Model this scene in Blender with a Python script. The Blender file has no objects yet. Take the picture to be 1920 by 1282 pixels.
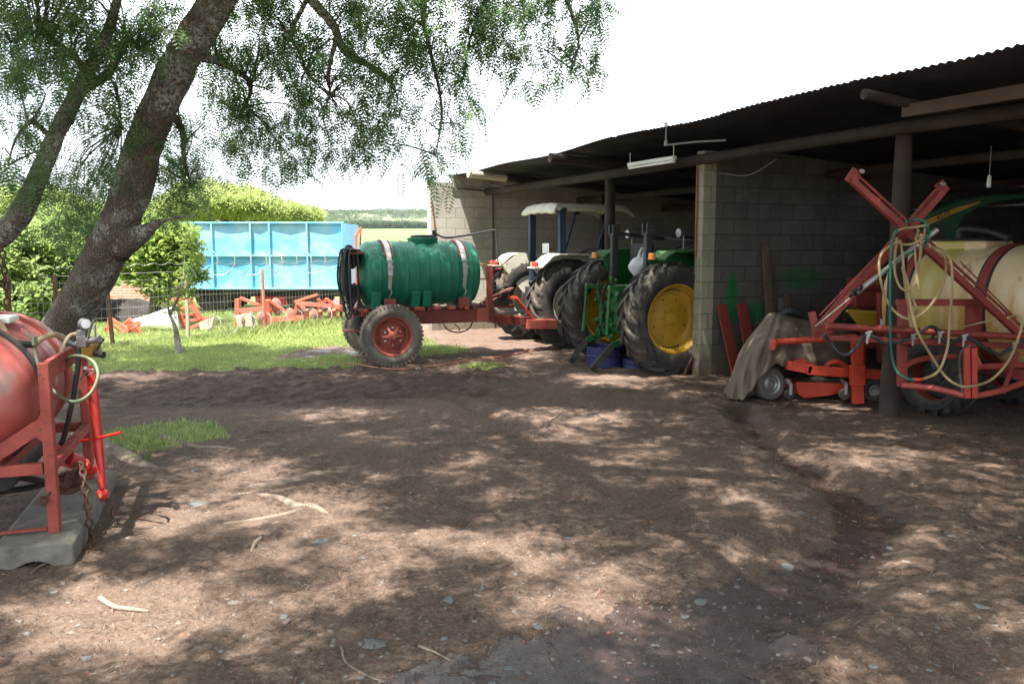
import bpy, math, random
import numpy as np
from mathutils import Vector, Matrix
random.seed(7); rng = np.random.default_rng(7)
PI = math.pi
sc = bpy.context.scene
COL = sc.collection
# ------------------------------------------------------------------ camera
F = 1547.0; TH = math.radians(6.67); EYE = 1.7
CT, ST = math.cos(TH), math.sin(TH)
cam_d = bpy.data.cameras.new('camera'); cam = bpy.data.objects.new('camera', cam_d); COL.objects.link(cam)
cam_d.sensor_width = 36; cam_d.lens = 36 * F / 1920; cam_d.clip_start = .05; cam_d.clip_end = 12000
cam.location = (0, 0, EYE); cam.rotation_euler = (PI / 2 - TH, 0, 0)
sc.camera = cam
def ray(px, py):
    u = (px - 960) / F; v = (641 - py) / F
    return Vector((u, CT + v * ST, -ST + v * CT))
def P(px, py, Y):                       # point seen at a pixel of the photograph, at a distance Y from the viewer
    d = ray(px, py); return Vector((0, 0, EYE)) + d * (Y / d.y)
def G(px, py, z=0.):
    d = ray(px, py); return Vector((0, 0, EYE)) + d * ((z - EYE) / d.z)
# ------------------------------------------------------------------ noise
def _hash(ix, iy, s):
    h = (ix.astype(np.int64) * 374761393 + iy.astype(np.int64) * 668265263 + s * 974711) & 0x7fffffff
    h = ((h ^ (h >> 13)) * 1274126177) & 0x7fffffff
    return ((h ^ (h >> 16)) & 0xffff) / 65535.0
def vnoise(x, y, s=0):
    x = np.asarray(x, float); y = np.asarray(y, float)
    ix = np.floor(x); iy = np.floor(y); fx = x - ix; fy = y - iy
    fx = fx * fx * (3 - 2 * fx); fy = fy * fy * (3 - 2 * fy)
    a = _hash(ix, iy, s); b = _hash(ix + 1, iy, s); c = _hash(ix, iy + 1, s); d = _hash(ix + 1, iy + 1, s)
    return (a + (b - a) * fx) * (1 - fy) + (c + (d - c) * fx) * fy
def fbm(x, y, o=4, s=0, g=.5):
    r = 0; a = 1; t = 0; x = np.asarray(x, float); y = np.asarray(y, float)
    for k in range(o):
        r = r + a * vnoise(x, y, s + k * 17); t += a; a *= g; x = x * 2.03 + 11.3; y = y * 2.03 + 5.7
    return r / t
def smooth(a, b, x):
    t = np.clip((np.asarray(x, float) - a) / (b - a), 0, 1); return t * t * (3 - 2 * t)
def seg_dist(x, y, pts):
    best = np.full(np.shape(x), 1e9); par = np.zeros(np.shape(x)); n = len(pts) - 1
    for i in range(n):
        ax, ay = pts[i][:2]; bx, by = pts[i + 1][:2]
        dx, dy = bx - ax, by - ay; t = np.clip(((x - ax) * dx + (y - ay) * dy) / (dx * dx + dy * dy), 0, 1)
        d = np.hypot(x - ax - t * dx, y - ay - t * dy); m = d < best
        best = np.where(m, d, best); par = np.where(m, (i + t) / n, par)
    return best, par
# ------------------------------------------------------------------ objects
ROOTM = {}
def tag(o, label=None, cat=None, group=None, kind=None):
    if label: o['label'] = label
    if cat: o['category'] = cat
    if group: o['group'] = group
    if kind: o['kind'] = kind
    return o
def thing(name, label, cat, loc=(0, 0, 0), rz=0., group=None):
    o = bpy.data.objects.new(name, None); COL.objects.link(o)
    o.location = loc; o.rotation_euler = (0, 0, rz); o.empty_display_size = .2
    M = Matrix.Translation(Vector(loc)) @ Matrix.Rotation(rz, 4, 'Z')
    ROOTM[o.name] = M
    return tag(o, label, cat, group)
def rootm(o):
    M = Matrix.Identity(4)
    while o is not None:
        if o.name in ROOTM: return ROOTM[o.name]
        o = o.parent
    return M
def crom(pts, n=6):
    pts = [Vector(p) for p in pts]
    if len(pts) < 3: return pts
    out = []
    ext = [pts[0] * 2 - pts[1]] + pts + [pts[-1] * 2 - pts[-2]]
    for i in range(1, len(ext) - 2):
        p0, p1, p2, p3 = ext[i - 1:i + 3]
        for k in range(n):
            t = k / n
            out.append(.5 * ((2 * p1) + (p2 - p0) * t + (2 * p0 - 5 * p1 + 4 * p2 - p3) * t * t + (3 * p1 - p0 - 3 * p2 + p3) * t ** 3))
    out.append(pts[-1]); return out
def interp(vals, n):
    out = []
    for i in range(len(vals) - 1):
        for k in range(n): out.append(vals[i] + (vals[i + 1] - vals[i]) * k / n)
    return out + [vals[-1]]
class MB:
    def __init__(s): s.v = []; s.f = []
    def add(s, vs, fs):
        b = len(s.v); s.v += [tuple(p) for p in vs]; s.f += [tuple(i + b for i in f) for f in fs]; return s
    def box(s, c, size, rot=None):
        hx, hy, hz = [q / 2 for q in size]; c = Vector(c)
        vs = [Vector((x, y, z)) for x in (-hx, hx) for y in (-hy, hy) for z in (-hz, hz)]
        if rot is not None: vs = [rot @ p for p in vs]
        return s.add([c + p for p in vs], [(0, 1, 3, 2), (4, 6, 7, 5), (0, 4, 5, 1), (2, 3, 7, 6), (0, 2, 6, 4), (1, 5, 7, 3)])
    def box2(s, lo, hi):
        return s.box([(a + b) / 2 for a, b in zip(lo, hi)], [abs(b - a) for a, b in zip(lo, hi)])
    def bar(s, p, q, w, h, up=(0, 0, 1)):
        p = Vector(p); q = Vector(q); z = (q - p); L = z.length; z.normalize(); up = Vector(up)
        x = up.cross(z)
        if x.length < 1e-4: x = Vector((1, 0, 0)).cross(z)
        x.normalize(); y = z.cross(x)
        R = Matrix((x, y, z)).transposed()
        return s.box((p + q) / 2, (w, h, L), R)
    def tube(s, pts, r, n=8, smooth_n=0, cap=True, wob=0.):
        pts = [Vector(p) for p in pts]
        rs = list(r) if hasattr(r, '__len__') else [r] * len(pts)
        if smooth_n:
            rs = interp(rs, smooth_n) if len(pts) > 2 else rs
            pts = crom(pts, smooth_n)
        m = len(pts); vs = []; fs = []
        t = (pts[1] - pts[0]).normalized()
        x = t.cross(Vector((0, 0, 1)));
        if x.length < .05: x = t.cross(Vector((0, 1, 0)))
        x.normalize()
        for i in range(m):
            if i == 0: tt = pts[1] - pts[0]
            elif i == m - 1: tt = pts[-1] - pts[-2]
            else: tt = pts[i + 1] - pts[i - 1]
            if tt.length < 1e-9: tt = t.copy()
            t = tt.normalized(); x = x - t * x.dot(t)
            if x.length < 1e-6: x = t.orthogonal()
            x.normalize(); y = t.cross(x)
            for k in range(n):
                a = 2 * PI * k / n; rr = rs[i]
                if wob: rr *= 1 + wob * (float(vnoise(i * .45 + 3.1, math.cos(a) * 1.6 + math.sin(a) * 2.7 + 9, 5)) - .5) * 2
                vs.append(pts[i] + (x * math.cos(a) + y * math.sin(a)) * rr)
        for i in range(m - 1):
            for k in range(n):
                a = i * n + k; b = i * n + (k + 1) % n
                fs.append((a, b, b + n, a + n))
        if cap: fs.append(tuple(range(n - 1, -1, -1))); fs.append(tuple(range((m - 1) * n, m * n)))
        return s.add(vs, fs)
    def cyl(s, p, q, r, n=20, r2=None): return s.tube([p, q], [r, r if r2 is None else r2], n)
    def lathe(s, prof, c=(0, 0, 0), axis=(0, 0, 1), n=32, sq=None, cap=False):     # prof: (radius, distance along axis)
        z = Vector(axis).normalized(); x = z.cross(Vector((0, 0, 1)))
        if x.length < .05: x = Vector((1, 0, 0))
        x.normalize(); y = z.cross(x); c = Vector(c); vs = []; fs = []; m = len(prof)
        for r, h in prof:
            for k in range(n):
                a = 2 * PI * k / n; ca, sa = math.cos(a), math.sin(a)
                q = 1. if sq is None else 1 / (abs(ca) ** sq + abs(sa) ** sq) ** (1 / sq)
                vs.append(c + z * h + (x * ca + y * sa) * r * q)
        for i in range(m - 1):
            for k in range(n):
                a = i * n + k; b = i * n + (k + 1) % n; fs.append((a, b, b + n, a + n))
        if cap and prof[0][0] > 1e-5: fs.append(tuple(range(n - 1, -1, -1)))
        if cap and prof[-1][0] > 1e-5: fs.append(tuple(range((m - 1) * n, m * n)))
        return s.add(vs, fs)
    def prism(s, outline, dvec):                                   # outline: 3-D polygon, pushed along dvec
        o = [Vector(p) for p in outline]; d = Vector(dvec); n = len(o)
        return s.add(o + [p + d for p in o], [tuple(range(n - 1, -1, -1)), tuple(range(n, 2 * n))] + [(i, (i + 1) % n, (i + 1) % n + n, i + n) for i in range(n)])
    def torus(s, c, R, r, axis=(0, 0, 1), n=24, m=8, sx=1.):
        z = Vector(axis).normalized(); x = z.orthogonal().normalized(); y = z.cross(x)
        pts = [Vector(c) + x * R * math.cos(2 * PI * k / n) * sx + y * R * math.sin(2 * PI * k / n) for k in range(n + 1)]
        return s.tube(pts, r, m, cap=False)
    def sphere(s, c, r, n=12, sc_=(1, 1, 1)):
        pr = [(max(1e-6, math.sin(PI * i / n)), -math.cos(PI * i / n)) for i in range(n + 1)]
        b = len(s.v); s.lathe(pr, (0, 0, 0), (0, 0, 1), n * 2)
        s.v[b:] = [(c[0] + p[0] * r * sc_[0], c[1] + p[1] * r * sc_[1], c[2] + p[2] * r * sc_[2]) for p in s.v[b:]]; return s
    def build(s, name, mat, parent=None, w=False, sm=False, bevel=0., uv=False, solid=0., loc=None, sub=0, auto=True):
        me = bpy.data.meshes.new(name); V = np.array(s.v, dtype=np.float64).reshape(-1, 3)
        if w and parent is not None:
            A = np.array(rootm(parent).inverted()); V = V @ A[:3, :3].T + A[:3, 3]
        me.from_pydata(V.tolist(), [], s.f); me.update()
        o = bpy.data.objects.new(name, me); COL.objects.link(o)
        if mat: me.materials.append(mat)
        if parent is not None: o.parent = parent
        if loc is not None: o.location = loc
        if uv:
            L = me.uv_layers.new(name='UVMap')
            for p in me.polygons:
                n = p.normal; ax = max(range(3), key=lambda i: abs(n[i]))
                for li in p.loop_indices:
                    c = me.vertices[me.loops[li].vertex_index].co
                    L.data[li].uv = ((c.y, c.z) if ax == 0 else (c.x, c.z) if ax == 1 else (c.x, c.y))
        if sm:
            me.shade_smooth()
            if auto: me.set_sharp_from_angle(angle=math.radians(38))
        if solid:
            q = o.modifiers.new('thick', 'SOLIDIFY'); q.thickness = solid; q.offset = 0
        if bevel:
            q = o.modifiers.new('edge', 'BEVEL'); q.width = bevel; q.segments = 2; q.limit_method = 'ANGLE'; q.angle_limit = math.radians(40)
        if sub:
            q = o.modifiers.new('sub', 'SUBSURF'); q.levels = sub; q.render_levels = sub
        return o
def big_mesh(name, V, Fq, mat, parent=None, sm=False, w=False):      # fast mesh from arrays; Fq is (n,3) or (n,4)
    V = np.asarray(V, dtype=np.float64)
    if w and parent is not None:
        A = np.array(rootm(parent).inverted()); V = V @ A[:3, :3].T + A[:3, 3]
    me = bpy.data.meshes.new(name); k = Fq.shape[1]; n = len(Fq)
    me.vertices.add(len(V)); me.vertices.foreach_set('co', V.astype(np.float32).ravel())
    me.loops.add(n * k); me.loops.foreach_set('vertex_index', Fq.astype(np.int32).ravel())
    me.polygons.add(n); me.polygons.foreach_set('loop_start', np.arange(0, n * k, k, dtype=np.int32))
    if sm: me.polygons.foreach_set('use_smooth', np.ones(n, dtype=bool))
    me.update(calc_edges=True); me.validate()
    o = bpy.data.objects.new(name, me); COL.objects.link(o); me.materials.append(mat)
    if parent is not None: o.parent = parent
    return o
# ------------------------------------------------------------------ materials
class NT:
    def __init__(s, name):
        s.m = bpy.data.materials.new(name); s.m.use_nodes = True; s.t = s.m.node_tree; s.t.nodes.clear()
        s.out = s.n('ShaderNodeOutputMaterial'); s.b = s.n('ShaderNodeBsdfPrincipled'); s.l(s.b.outputs[0], s.out.inputs[0])
    def n(s, ty, **kw):
        q = s.t.nodes.new(ty)
        for k, v in kw.items(): setattr(q, k, v)
        return q
    def l(s, a, b): s.t.links.new(a, b)
    def coord(s, kind='Object'): return s.n('ShaderNodeTexCoord').outputs[kind]
    def noise(s, sc_, detail=5., rough=.55, vec=None, dist=0.):
        q = s.n('ShaderNodeTexNoise'); q.inputs['Scale'].default_value = sc_; q.inputs['Detail'].default_value = detail
        q.inputs['Roughness'].default_value = rough; q.inputs['Distortion'].default_value = dist
        s.l(vec if vec is not None else s.coord(), q.inputs['Vector']); return q.outputs['Fac']
    def ramp(s, fac, a, b, va=0., vb=1.):
        q = s.n('ShaderNodeMapRange'); q.interpolation_type = 'SMOOTHSTEP'
        q.inputs['From Min'].default_value = a; q.inputs['From Max'].default_value = b
        q.inputs['To Min'].default_value = va; q.inputs['To Max'].default_value = vb
        s.l(fac, q.inputs['Value']); return q.outputs[0]
    def mix(s, fac, a, b, mode='MIX'):
        q = s.n('ShaderNodeMix', data_type='RGBA', blend_type=mode)
        for sock, val in ((q.inputs[0], fac), (q.inputs[6], a), (q.inputs[7], b)):
            if hasattr(val, 'links'): s.l(val, sock)
            elif isinstance(val, (tuple, list)): sock.default_value = (*val[:3], 1)
            else: sock.default_value = val
        return q.outputs[2]
    def math(s, op, a, b=0.):
        q = s.n('ShaderNodeMath', operation=op)
        for sock, val in zip(q.inputs, (a, b)):
            if hasattr(val, 'links'): s.l(val, sock)
            else: sock.default_value = val
        return q.outputs[0]
    def bump(s, h, strength=.3, dist=.01):
        q = s.n('ShaderNodeBump'); q.inputs['Strength'].default_value = strength; q.inputs['Distance'].default_value = dist
        s.l(h, q.inputs['Height']); s.l(q.outputs[0], s.b.inputs['Normal']); return q
    def set(s, **kw):
        for k, v in kw.items():
            k = {'col': 'Base Color', 'rough': 'Roughness', 'metal': 'Metallic', 'spec': 'Specular IOR Level', 'coat': 'Coat Weight'}[k]
            if hasattr(v, 'links'): s.l(v, s.b.inputs[k])
            elif isinstance(v, (tuple, list)): s.b.inputs[k].default_value = (*v[:3], 1)
            else: s.b.inputs[k].default_value = v
        return s
def paint(name, col, dirt=(.12, .085, .055), amt=.5, rough=.45, metal=0., scale=3., bump=.15, chip=None, var=.25, dust=.0):
    """weathered coat: colour that fades in patches, dirt in noise, optional chips of another colour"""
    t = NT(name); o = t.coord()
    n1 = t.noise(scale, 6, .62, o); n2 = t.noise(scale * 6.3, 5, .6, o); n3 = t.noise(scale * .6, 3, .5, o)
    c = t.mix(t.ramp(n3, .3, .7), col, tuple(min(1, q * (1 + var) + .01) for q in col))
    c = t.mix(t.math('MULTIPLY', t.ramp(n1, .62 - .3 * amt, .85), min(1., amt * 1.3)), c, dirt)
    if chip: c = t.mix(t.ramp(n2, .60, .66), c, chip)
    if dust:
        g = t.n('ShaderNodeNewGeometry'); sx = t.n('ShaderNodeSeparateXYZ'); t.l(g.outputs['Normal'], sx.inputs[0])
        c = t.mix(t.math('MULTIPLY', t.ramp(sx.outputs[2], .1, .95), t.math('MULTIPLY', t.ramp(n1, .25, .65), dust)), c, (.22, .17, .12))
    t.set(col=c, rough=t.ramp(n1, .3, .8, rough, min(1, rough + .35)), metal=metal)
    t.bump(t.math('ADD', n2, t.math('MULTIPLY', n1, .6)), bump, .006)
    return t.m
# ------------------------------------------------------------------ world, sun
SUN_EL = math.radians(69); SUN_AZ = Vector((-.62, -.78, 0)).normalized()
w = bpy.data.worlds.new('World'); sc.world = w; w.use_nodes = True
nt = w.node_tree; nt.nodes.clear()
wo = nt.nodes.new('ShaderNodeOutputWorld'); bg = nt.nodes.new('ShaderNodeBackground'); sky = nt.nodes.new('ShaderNodeTexSky')
sky.sky_type = 'NISHITA'; sky.sun_disc = False; sky.sun_elevation = SUN_EL; sky.sun_rotation = math.atan2(SUN_AZ.x, SUN_AZ.y)
sky.air_density = 1.0; sky.dust_density = 3.0; sky.ozone_density = 1.2; sky.altitude = 600
tc = nt.nodes.new('ShaderNodeTexCoord'); mp = nt.nodes.new('ShaderNodeMapping'); mp.inputs['Scale'].default_value = (1, 1, 2.6)
nz = nt.nodes.new('ShaderNodeTexNoise'); nz.inputs['Scale'].default_value = 1.7; nz.inputs['Detail'].default_value = 7; nz.inputs['Roughness'].default_value = .55
cr = nt.nodes.new('ShaderNodeMapRange'); cr.interpolation_type = 'SMOOTHSTEP'; cr.inputs['From Min'].default_value = .38; cr.inputs['From Max'].default_value = .6
mx = nt.nodes.new('ShaderNodeMix'); mx.data_type = 'RGBA'; mx.inputs[7].default_value = (8.5, 9., 9.6, 1)
nt.links.new(tc.outputs['Generated'], mp.inputs[0]); nt.links.new(mp.outputs[0], nz.inputs['Vector']); nt.links.new(nz.outputs['Fac'], cr.inputs['Value'])
nt.links.new(cr.outputs[0], mx.inputs[0]); nt.links.new(sky.outputs[0], mx.inputs[6]); nt.links.new(mx.outputs[2], bg.inputs[0])
bg.inputs[1].default_value = .095
nt.links.new(bg.outputs[0], wo.inputs[0])
sd = bpy.data.lights.new('sun', 'SUN'); sd.energy = 5.0; sd.angle = math.radians(.53); sd.color = (1, .955, .88)
so = bpy.data.objects.new('sun', sd); COL.objects.link(so); so.location = (-8, -10, 30)
sun_dir = Vector((SUN_AZ.x * math.cos(SUN_EL), SUN_AZ.y * math.cos(SUN_EL), math.sin(SUN_EL)))
so.rotation_euler = sun_dir.to_track_quat('Z', 'Y').to_euler()
sc.view_settings.view_transform = 'Standard'; sc.view_settings.look = 'None'; sc.view_settings.exposure = 1.95; sc.view_settings.gamma = 1
sc.cycles.use_denoising = True; sc.cycles.max_bounces = 8; sc.cycles.diffuse_bounces = 4; sc.cycles.transparent_max_bounces = 8
sc.cycles.caustics_reflective = False; sc.cycles.caustics_refractive = False; sc.cycles.sample_clamp_indirect = 6
# ------------------------------------------------------------------ ground
GULLY = [G(*p) for p in ((1366, 735), (1385, 770), (1430, 815), (1510, 865), (1590, 915), (1625, 960), (1580, 1020), (1470, 1085), (1330, 1165), (1180, 1250), (1030, 1330))]
BERM = [G(*p) for p in ((1440, 1180), (1560, 1200), (1690, 1240), (1840, 1310))]
RUT = [G(*p) for p in ((620, 745), (760, 742), (860, 752), (960, 790), (1010, 800))]
WET2 = [G(*p) for p in ((560, 668), (620, 655), (690, 662), (760, 690))]
GRASS_EDGE = 11.45
def masks(x, y):
    n = fbm(x * .9, y * .9, 4, 3) - .5; n2 = fbm(x * 3.1, y * 3.1, 3, 9) - .5
    d, t = seg_dist(x, y, GULLY)
    wd = .10 + .50 * np.clip((t - .4) / .6, 0, 1)
    wet = 1 - smooth(wd * .55, wd * 1.5, d + n * .5 + n2 * .25)
    wet *= smooth(0., .08, t)
    dw, _ = seg_dist(x, y, WET2); wet = np.maximum(wet, .62 * (1 - smooth(.12, .45, dw + n * .9)))
    # lawn on the left and beyond, yard dirt in front of the shed
    rel = x * .43 + 0.0 * y
    lawn = smooth(-.25, .25, (y - GRASS_EDGE - .04 * x) + n * 1.6 + n2 * .8)
    shed_x = (x - 2.5) * .90 + (y - 10.9) * .43                    # how far in from the shed front
    lawn *= 1 - smooth(-2.6, -1.5, shed_x + n * 1.2 + np.clip(13.2 - y, 0, 2) * 1.0)
    lawn *= np.where(y > 19, 1, 1 - .85 * (1 - smooth(.25, .75, dw + n)))
    p1 = 1 - smooth(.55, 1., np.hypot((x + 3.2) / .8, (y - 7.4) / .75) + n * .9)
    c2 = G(895, 686); p2 = .6 * (1 - smooth(.4, 1., np.hypot((x - c2.x) / .5, (y - c2.y) / .3) + n * .9))
    grass = np.clip(np.maximum(np.maximum(lawn, p1), p2), 0, 1)
    far = smooth(24, 30, y); grass = np.maximum(grass, far)
    churn = smooth(8.6, 9.4, y + n) * (1 - smooth(11.3, 12.2, y - .05 * x)) * (1 - smooth(-1.2, .8, x + n * 2)) * smooth(-9, -6, x)
    return grass, np.clip(wet, 0, 1), np.clip(churn, 0, 1), d, t
def height(x, y, fine=True):
    x = np.asarray(x, float); y = np.asarray(y, float)
    g, wet, ch, d, t = masks(x, y)
    near = 1 - smooth(22, 34, np.hypot(x, y - 6))
    h = (fbm(x * .35, y * .35, 3, 21) - .5) * .10 * near
    h += (fbm(x * 1.5, y * 1.5, 3, 33) - .5) * .055 * near
    wd = .20 + .40 * np.clip((t - .3) / .7, 0, 1)
    h -= (.085 * (1 - smooth(.25, 1.3, d / wd)) * smooth(0, .12, t) * (1 - .45 * smooth(.6, 1., t)))
    db, tb = seg_dist(x, y, BERM); h += .05 * np.exp(-(db / .07) ** 2) * smooth(0, .1, tb)
    dr, tr = seg_dist(x, y, RUT); h += -.045 * np.exp(-(dr / .09) ** 2) + .03 * np.exp(-((dr - .2) / .1) ** 2)
    if fine:
        rough = fbm(x * 5.5, y * 5.5, 4, 51, .6) - .5
        h += rough * near * (.040 + .085 * ch * (1 + 0 * x)) * (1 - .45 * wet)
        h += np.abs(fbm(x * 2.6, y * 4.4, 3, 77) - .5) * -.10 * ch
        h += (fbm(x * 19, y * 19, 2, 63) - .5) * .020 * near * (1 - .3 * wet)
    flat = smooth(-.6, .0, (x - 2.5) * .90 + (y - 10.9) * .43)      # trodden floor of the shed
    h = np.where(y < 19, h * (1 - .6 * flat), h)
    far = np.clip(y - 62, 0, 1e9); h = h - .9 * smooth(26, 60, y) + np.minimum(far, 640) * .0265 + np.clip(far - 640, 0, 1e9) * .004
    return h
def lines(dense_a, dense_b, step, out_a, out_b, grow):
    m = list(np.arange(dense_a, dense_b, step)); s_ = step; v = dense_b
    while v < out_b: m.append(v); s_ *= grow; v += s_
    m.append(out_b); s_ = step; v = dense_a; pre = []
    while v > out_a: v -= s_ * grow; s_ *= grow; pre.append(max(v, out_a))
    return np.array(sorted(set(pre + m)))
gx = lines(-7.5, 6.6, .035, -5000, 5000, 1.16); gy = np.concatenate([lines(2.4, 6.0, .022, -400, 6.0, 1.2), lines(6.03, 15, .04, 6.03, 7000, 1.07)])
gy = np.array(sorted(set(gy.tolist())))
XX, YY = np.meshgrid(gx, gy); HH = height(XX, YY)
nx, ny = len(gx), len(gy)
idx = np.arange(nx * ny).reshape(ny, nx)
Fq = np.stack([idx[:-1, :-1], idx[:-1, 1:], idx[1:, 1:], idx[1:, :-1]], -1).reshape(-1, 4)
gm, wm, cm_, _, _ = masks(XX, YY)
t = NT('yard_dirt_and_lawn'); pos = t.n('ShaderNodeNewGeometry').outputs['Position']
at = t.n('ShaderNodeAttribute', attribute_name='cover'); sp = t.n('ShaderNodeSeparateColor'); t.l(at.outputs['Color'], sp.inputs[0])
n_big = t.noise(.8, 5, .6, pos); n_mid = t.noise(6, 6, .65, pos); n_fin = t.noise(45, 5, .7, pos); n_grit = t.noise(160, 3, .7, pos)
n_str = t.noise(14, 6, .72, pos, 1.2); n_clod = t.noise(3.2, 7, .7, pos, .6)
c = t.mix(t.ramp(n_mid, .35, .65), (.086, .052, .037), (.165, .107, .077)); c = t.mix(t.math('MULTIPLY', t.ramp(n_str, .52, .62), .75), c, (.046, .029, .022)); c = t.mix(t.math('MULTIPLY', t.ramp(n_clod, .56, .68), .5), c, (.060, .038, .029))
c = t.mix(t.ramp(n_big, .35, .7), c, (.148, .096, .069))
c = t.mix(t.math('MULTIPLY', t.ramp(n_fin, .40, .66), .55), c, (.25, .19, .15))
c = t.mix(t.math('MULTIPLY', t.ramp(n_grit, .58, .68), .7), c, (.035, .025, .018))
vo = t.n('ShaderNodeTexVoronoi'); vo.inputs['Scale'].default_value = 38; t.l(pos, vo.inputs['Vector'])
hs = t.n('ShaderNodeSeparateColor'); t.l(vo.outputs['Color'], hs.inputs[0])
peb = t.math('MULTIPLY', t.ramp(hs.outputs[0], .86, .9), t.ramp(vo.outputs['Distance'], .32, .26, 0, 1))
c = t.mix(t.math('MULTIPLY', peb, .75), c, t.mix(hs.outputs[1], (.16, .12, .09), (.30, .275, .25)))
c = t.mix(t.math('MULTIPLY', sp.outputs[2], t.ramp(n_mid, .25, .6)), c, (.078, .051, .040))
wetf = t.ramp(t.math('ADD', sp.outputs[1], t.math('MULTIPLY', t.math('SUBTRACT', n_clod, .52), 3.4)), .34, .74)
c = t.mix(wetf, c, t.mix(n_mid, (.048, .031, .025), (.092, .062, .052)))
gcol = t.mix(t.ramp(n_mid, .3, .7), (.20, .26, .07), (.30, .34, .12)); gcol = t.mix(t.ramp(n_fin, .45, .7), gcol, (.07, .11, .022))
sepp = t.n('ShaderNodeSeparateXYZ'); t.l(pos, sepp.inputs[0])
crop = t.mix(t.ramp(t.noise(.012, 3, .5, pos), .4, .6), (.085, .15, .05), (.12, .18, .06))
gcol = t.mix(t.ramp(sepp.outputs[1], 40, 90), gcol, crop)
gf = t.ramp(t.math('ADD', sp.outputs[0], t.math('MULTIPLY', t.math('SUBTRACT', n_fin, .5), .9)), .35, .7)
c = t.mix(gf, c, gcol)
t.set(col=c, rough=t.ramp(wetf, .2, 1., .93, .13), spec=t.ramp(wetf, .2, 1., .25, .55))
hb = t.math('ADD', t.math('ADD', t.math('MULTIPLY', n_fin, .8), t.math('MULTIPLY', n_str, 1.1)), t.math('ADD', t.math('MULTIPLY', n_grit, .45), t.math('MULTIPLY', peb, .4)))
hb = t.math('MULTIPLY', hb, t.ramp(wetf, 0.3, 1., 1., .24))
t.bump(hb, .9, .02)
ground = big_mesh('ground', np.stack([XX, YY, HH], -1).reshape(-1, 3), Fq, t.m, sm=True)
a = ground.data.color_attributes.new('cover', 'FLOAT_COLOR', 'POINT')
a.data.foreach_set('color', np.stack([gm, wm, cm_, np.ones_like(gm)], -1).astype(np.float32).ravel())
tag(ground, 'brown rutted dirt yard with a muddy gully, running into lawn and far fields', None, None, 'structure')
def hz(x, y): return float(height(np.array([x]), np.array([y]))[0])
# ------------------------------------------------------------------ hills
def ridge(name, label, Y0, depth, x0, x1, prof, mat, base, bumpy, nx_=220, ny_=40):
    xs = np.linspace(x0, x1, nx_); ys = np.linspace(0, 1, ny_); X, T = np.meshgrid(xs, ys)
    H = prof(X) * np.sin(np.clip(T, 0, 1) * PI * .62) / math.sin(PI * .5)
    H = H * (1 + (fbm(X / 140, T * 8, 4, 5) - .5) * .16) + bumpy * (fbm(X / 18, T * 60, 3, 15) - .5) * smooth(.02, .2, T)
    H = np.where(T > .98, -20, H) + base
    ix = np.arange(nx_ * ny_).reshape(ny_, nx_)
    fq = np.stack([ix[:-1, :-1], ix[:-1, 1:], ix[1:, 1:], ix[1:, :-1]], -1).reshape(-1, 4)
    o = big_mesh(name, np.stack([X, Y0 + T * depth, H], -1).reshape(-1, 3), fq, mat, sm=True)
    return tag(o, label, None, None, 'structure')
t = NT('bushveld_slope'); pos = t.n('ShaderNodeNewGeometry').outputs['Position']
nA = t.noise(.02, 5, .7, pos); nB = t.noise(.006, 4, .6, pos)
c = t.mix(t.ramp(nA, .45, .58), (.15, .19, .07), (.035, .06, .025)); c = t.mix(t.ramp(nB, .35, .65), c, (.17, .19, .09)); t.set(col=c, rough=.95)
ridge('hill', 'pale green hillside dotted with bushes beyond the field', 720, 900, -1500, 900, lambda x: 25 + 13 * smooth(-700, -250, x) - 6 * smooth(-100, 400, x), t.m, 17, 5)
t2 = NT('mountain_scrub'); pos = t2.n('ShaderNodeNewGeometry').outputs['Position']
t2.set(col=t2.mix(t2.ramp(t2.noise(.006, 5, .65, pos), .4, .65), (.06, .085, .06), (.035, .055, .04)), rough=.95)
ridge('mountain', 'blue hazy flat topped ridge on the horizon', 2600, 1200, -3500, 2600, lambda x: 72 + 72 * smooth(-820, -480, x) + 25 * smooth(-1900, -2500, x), t2.m, 20, 5)
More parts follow.
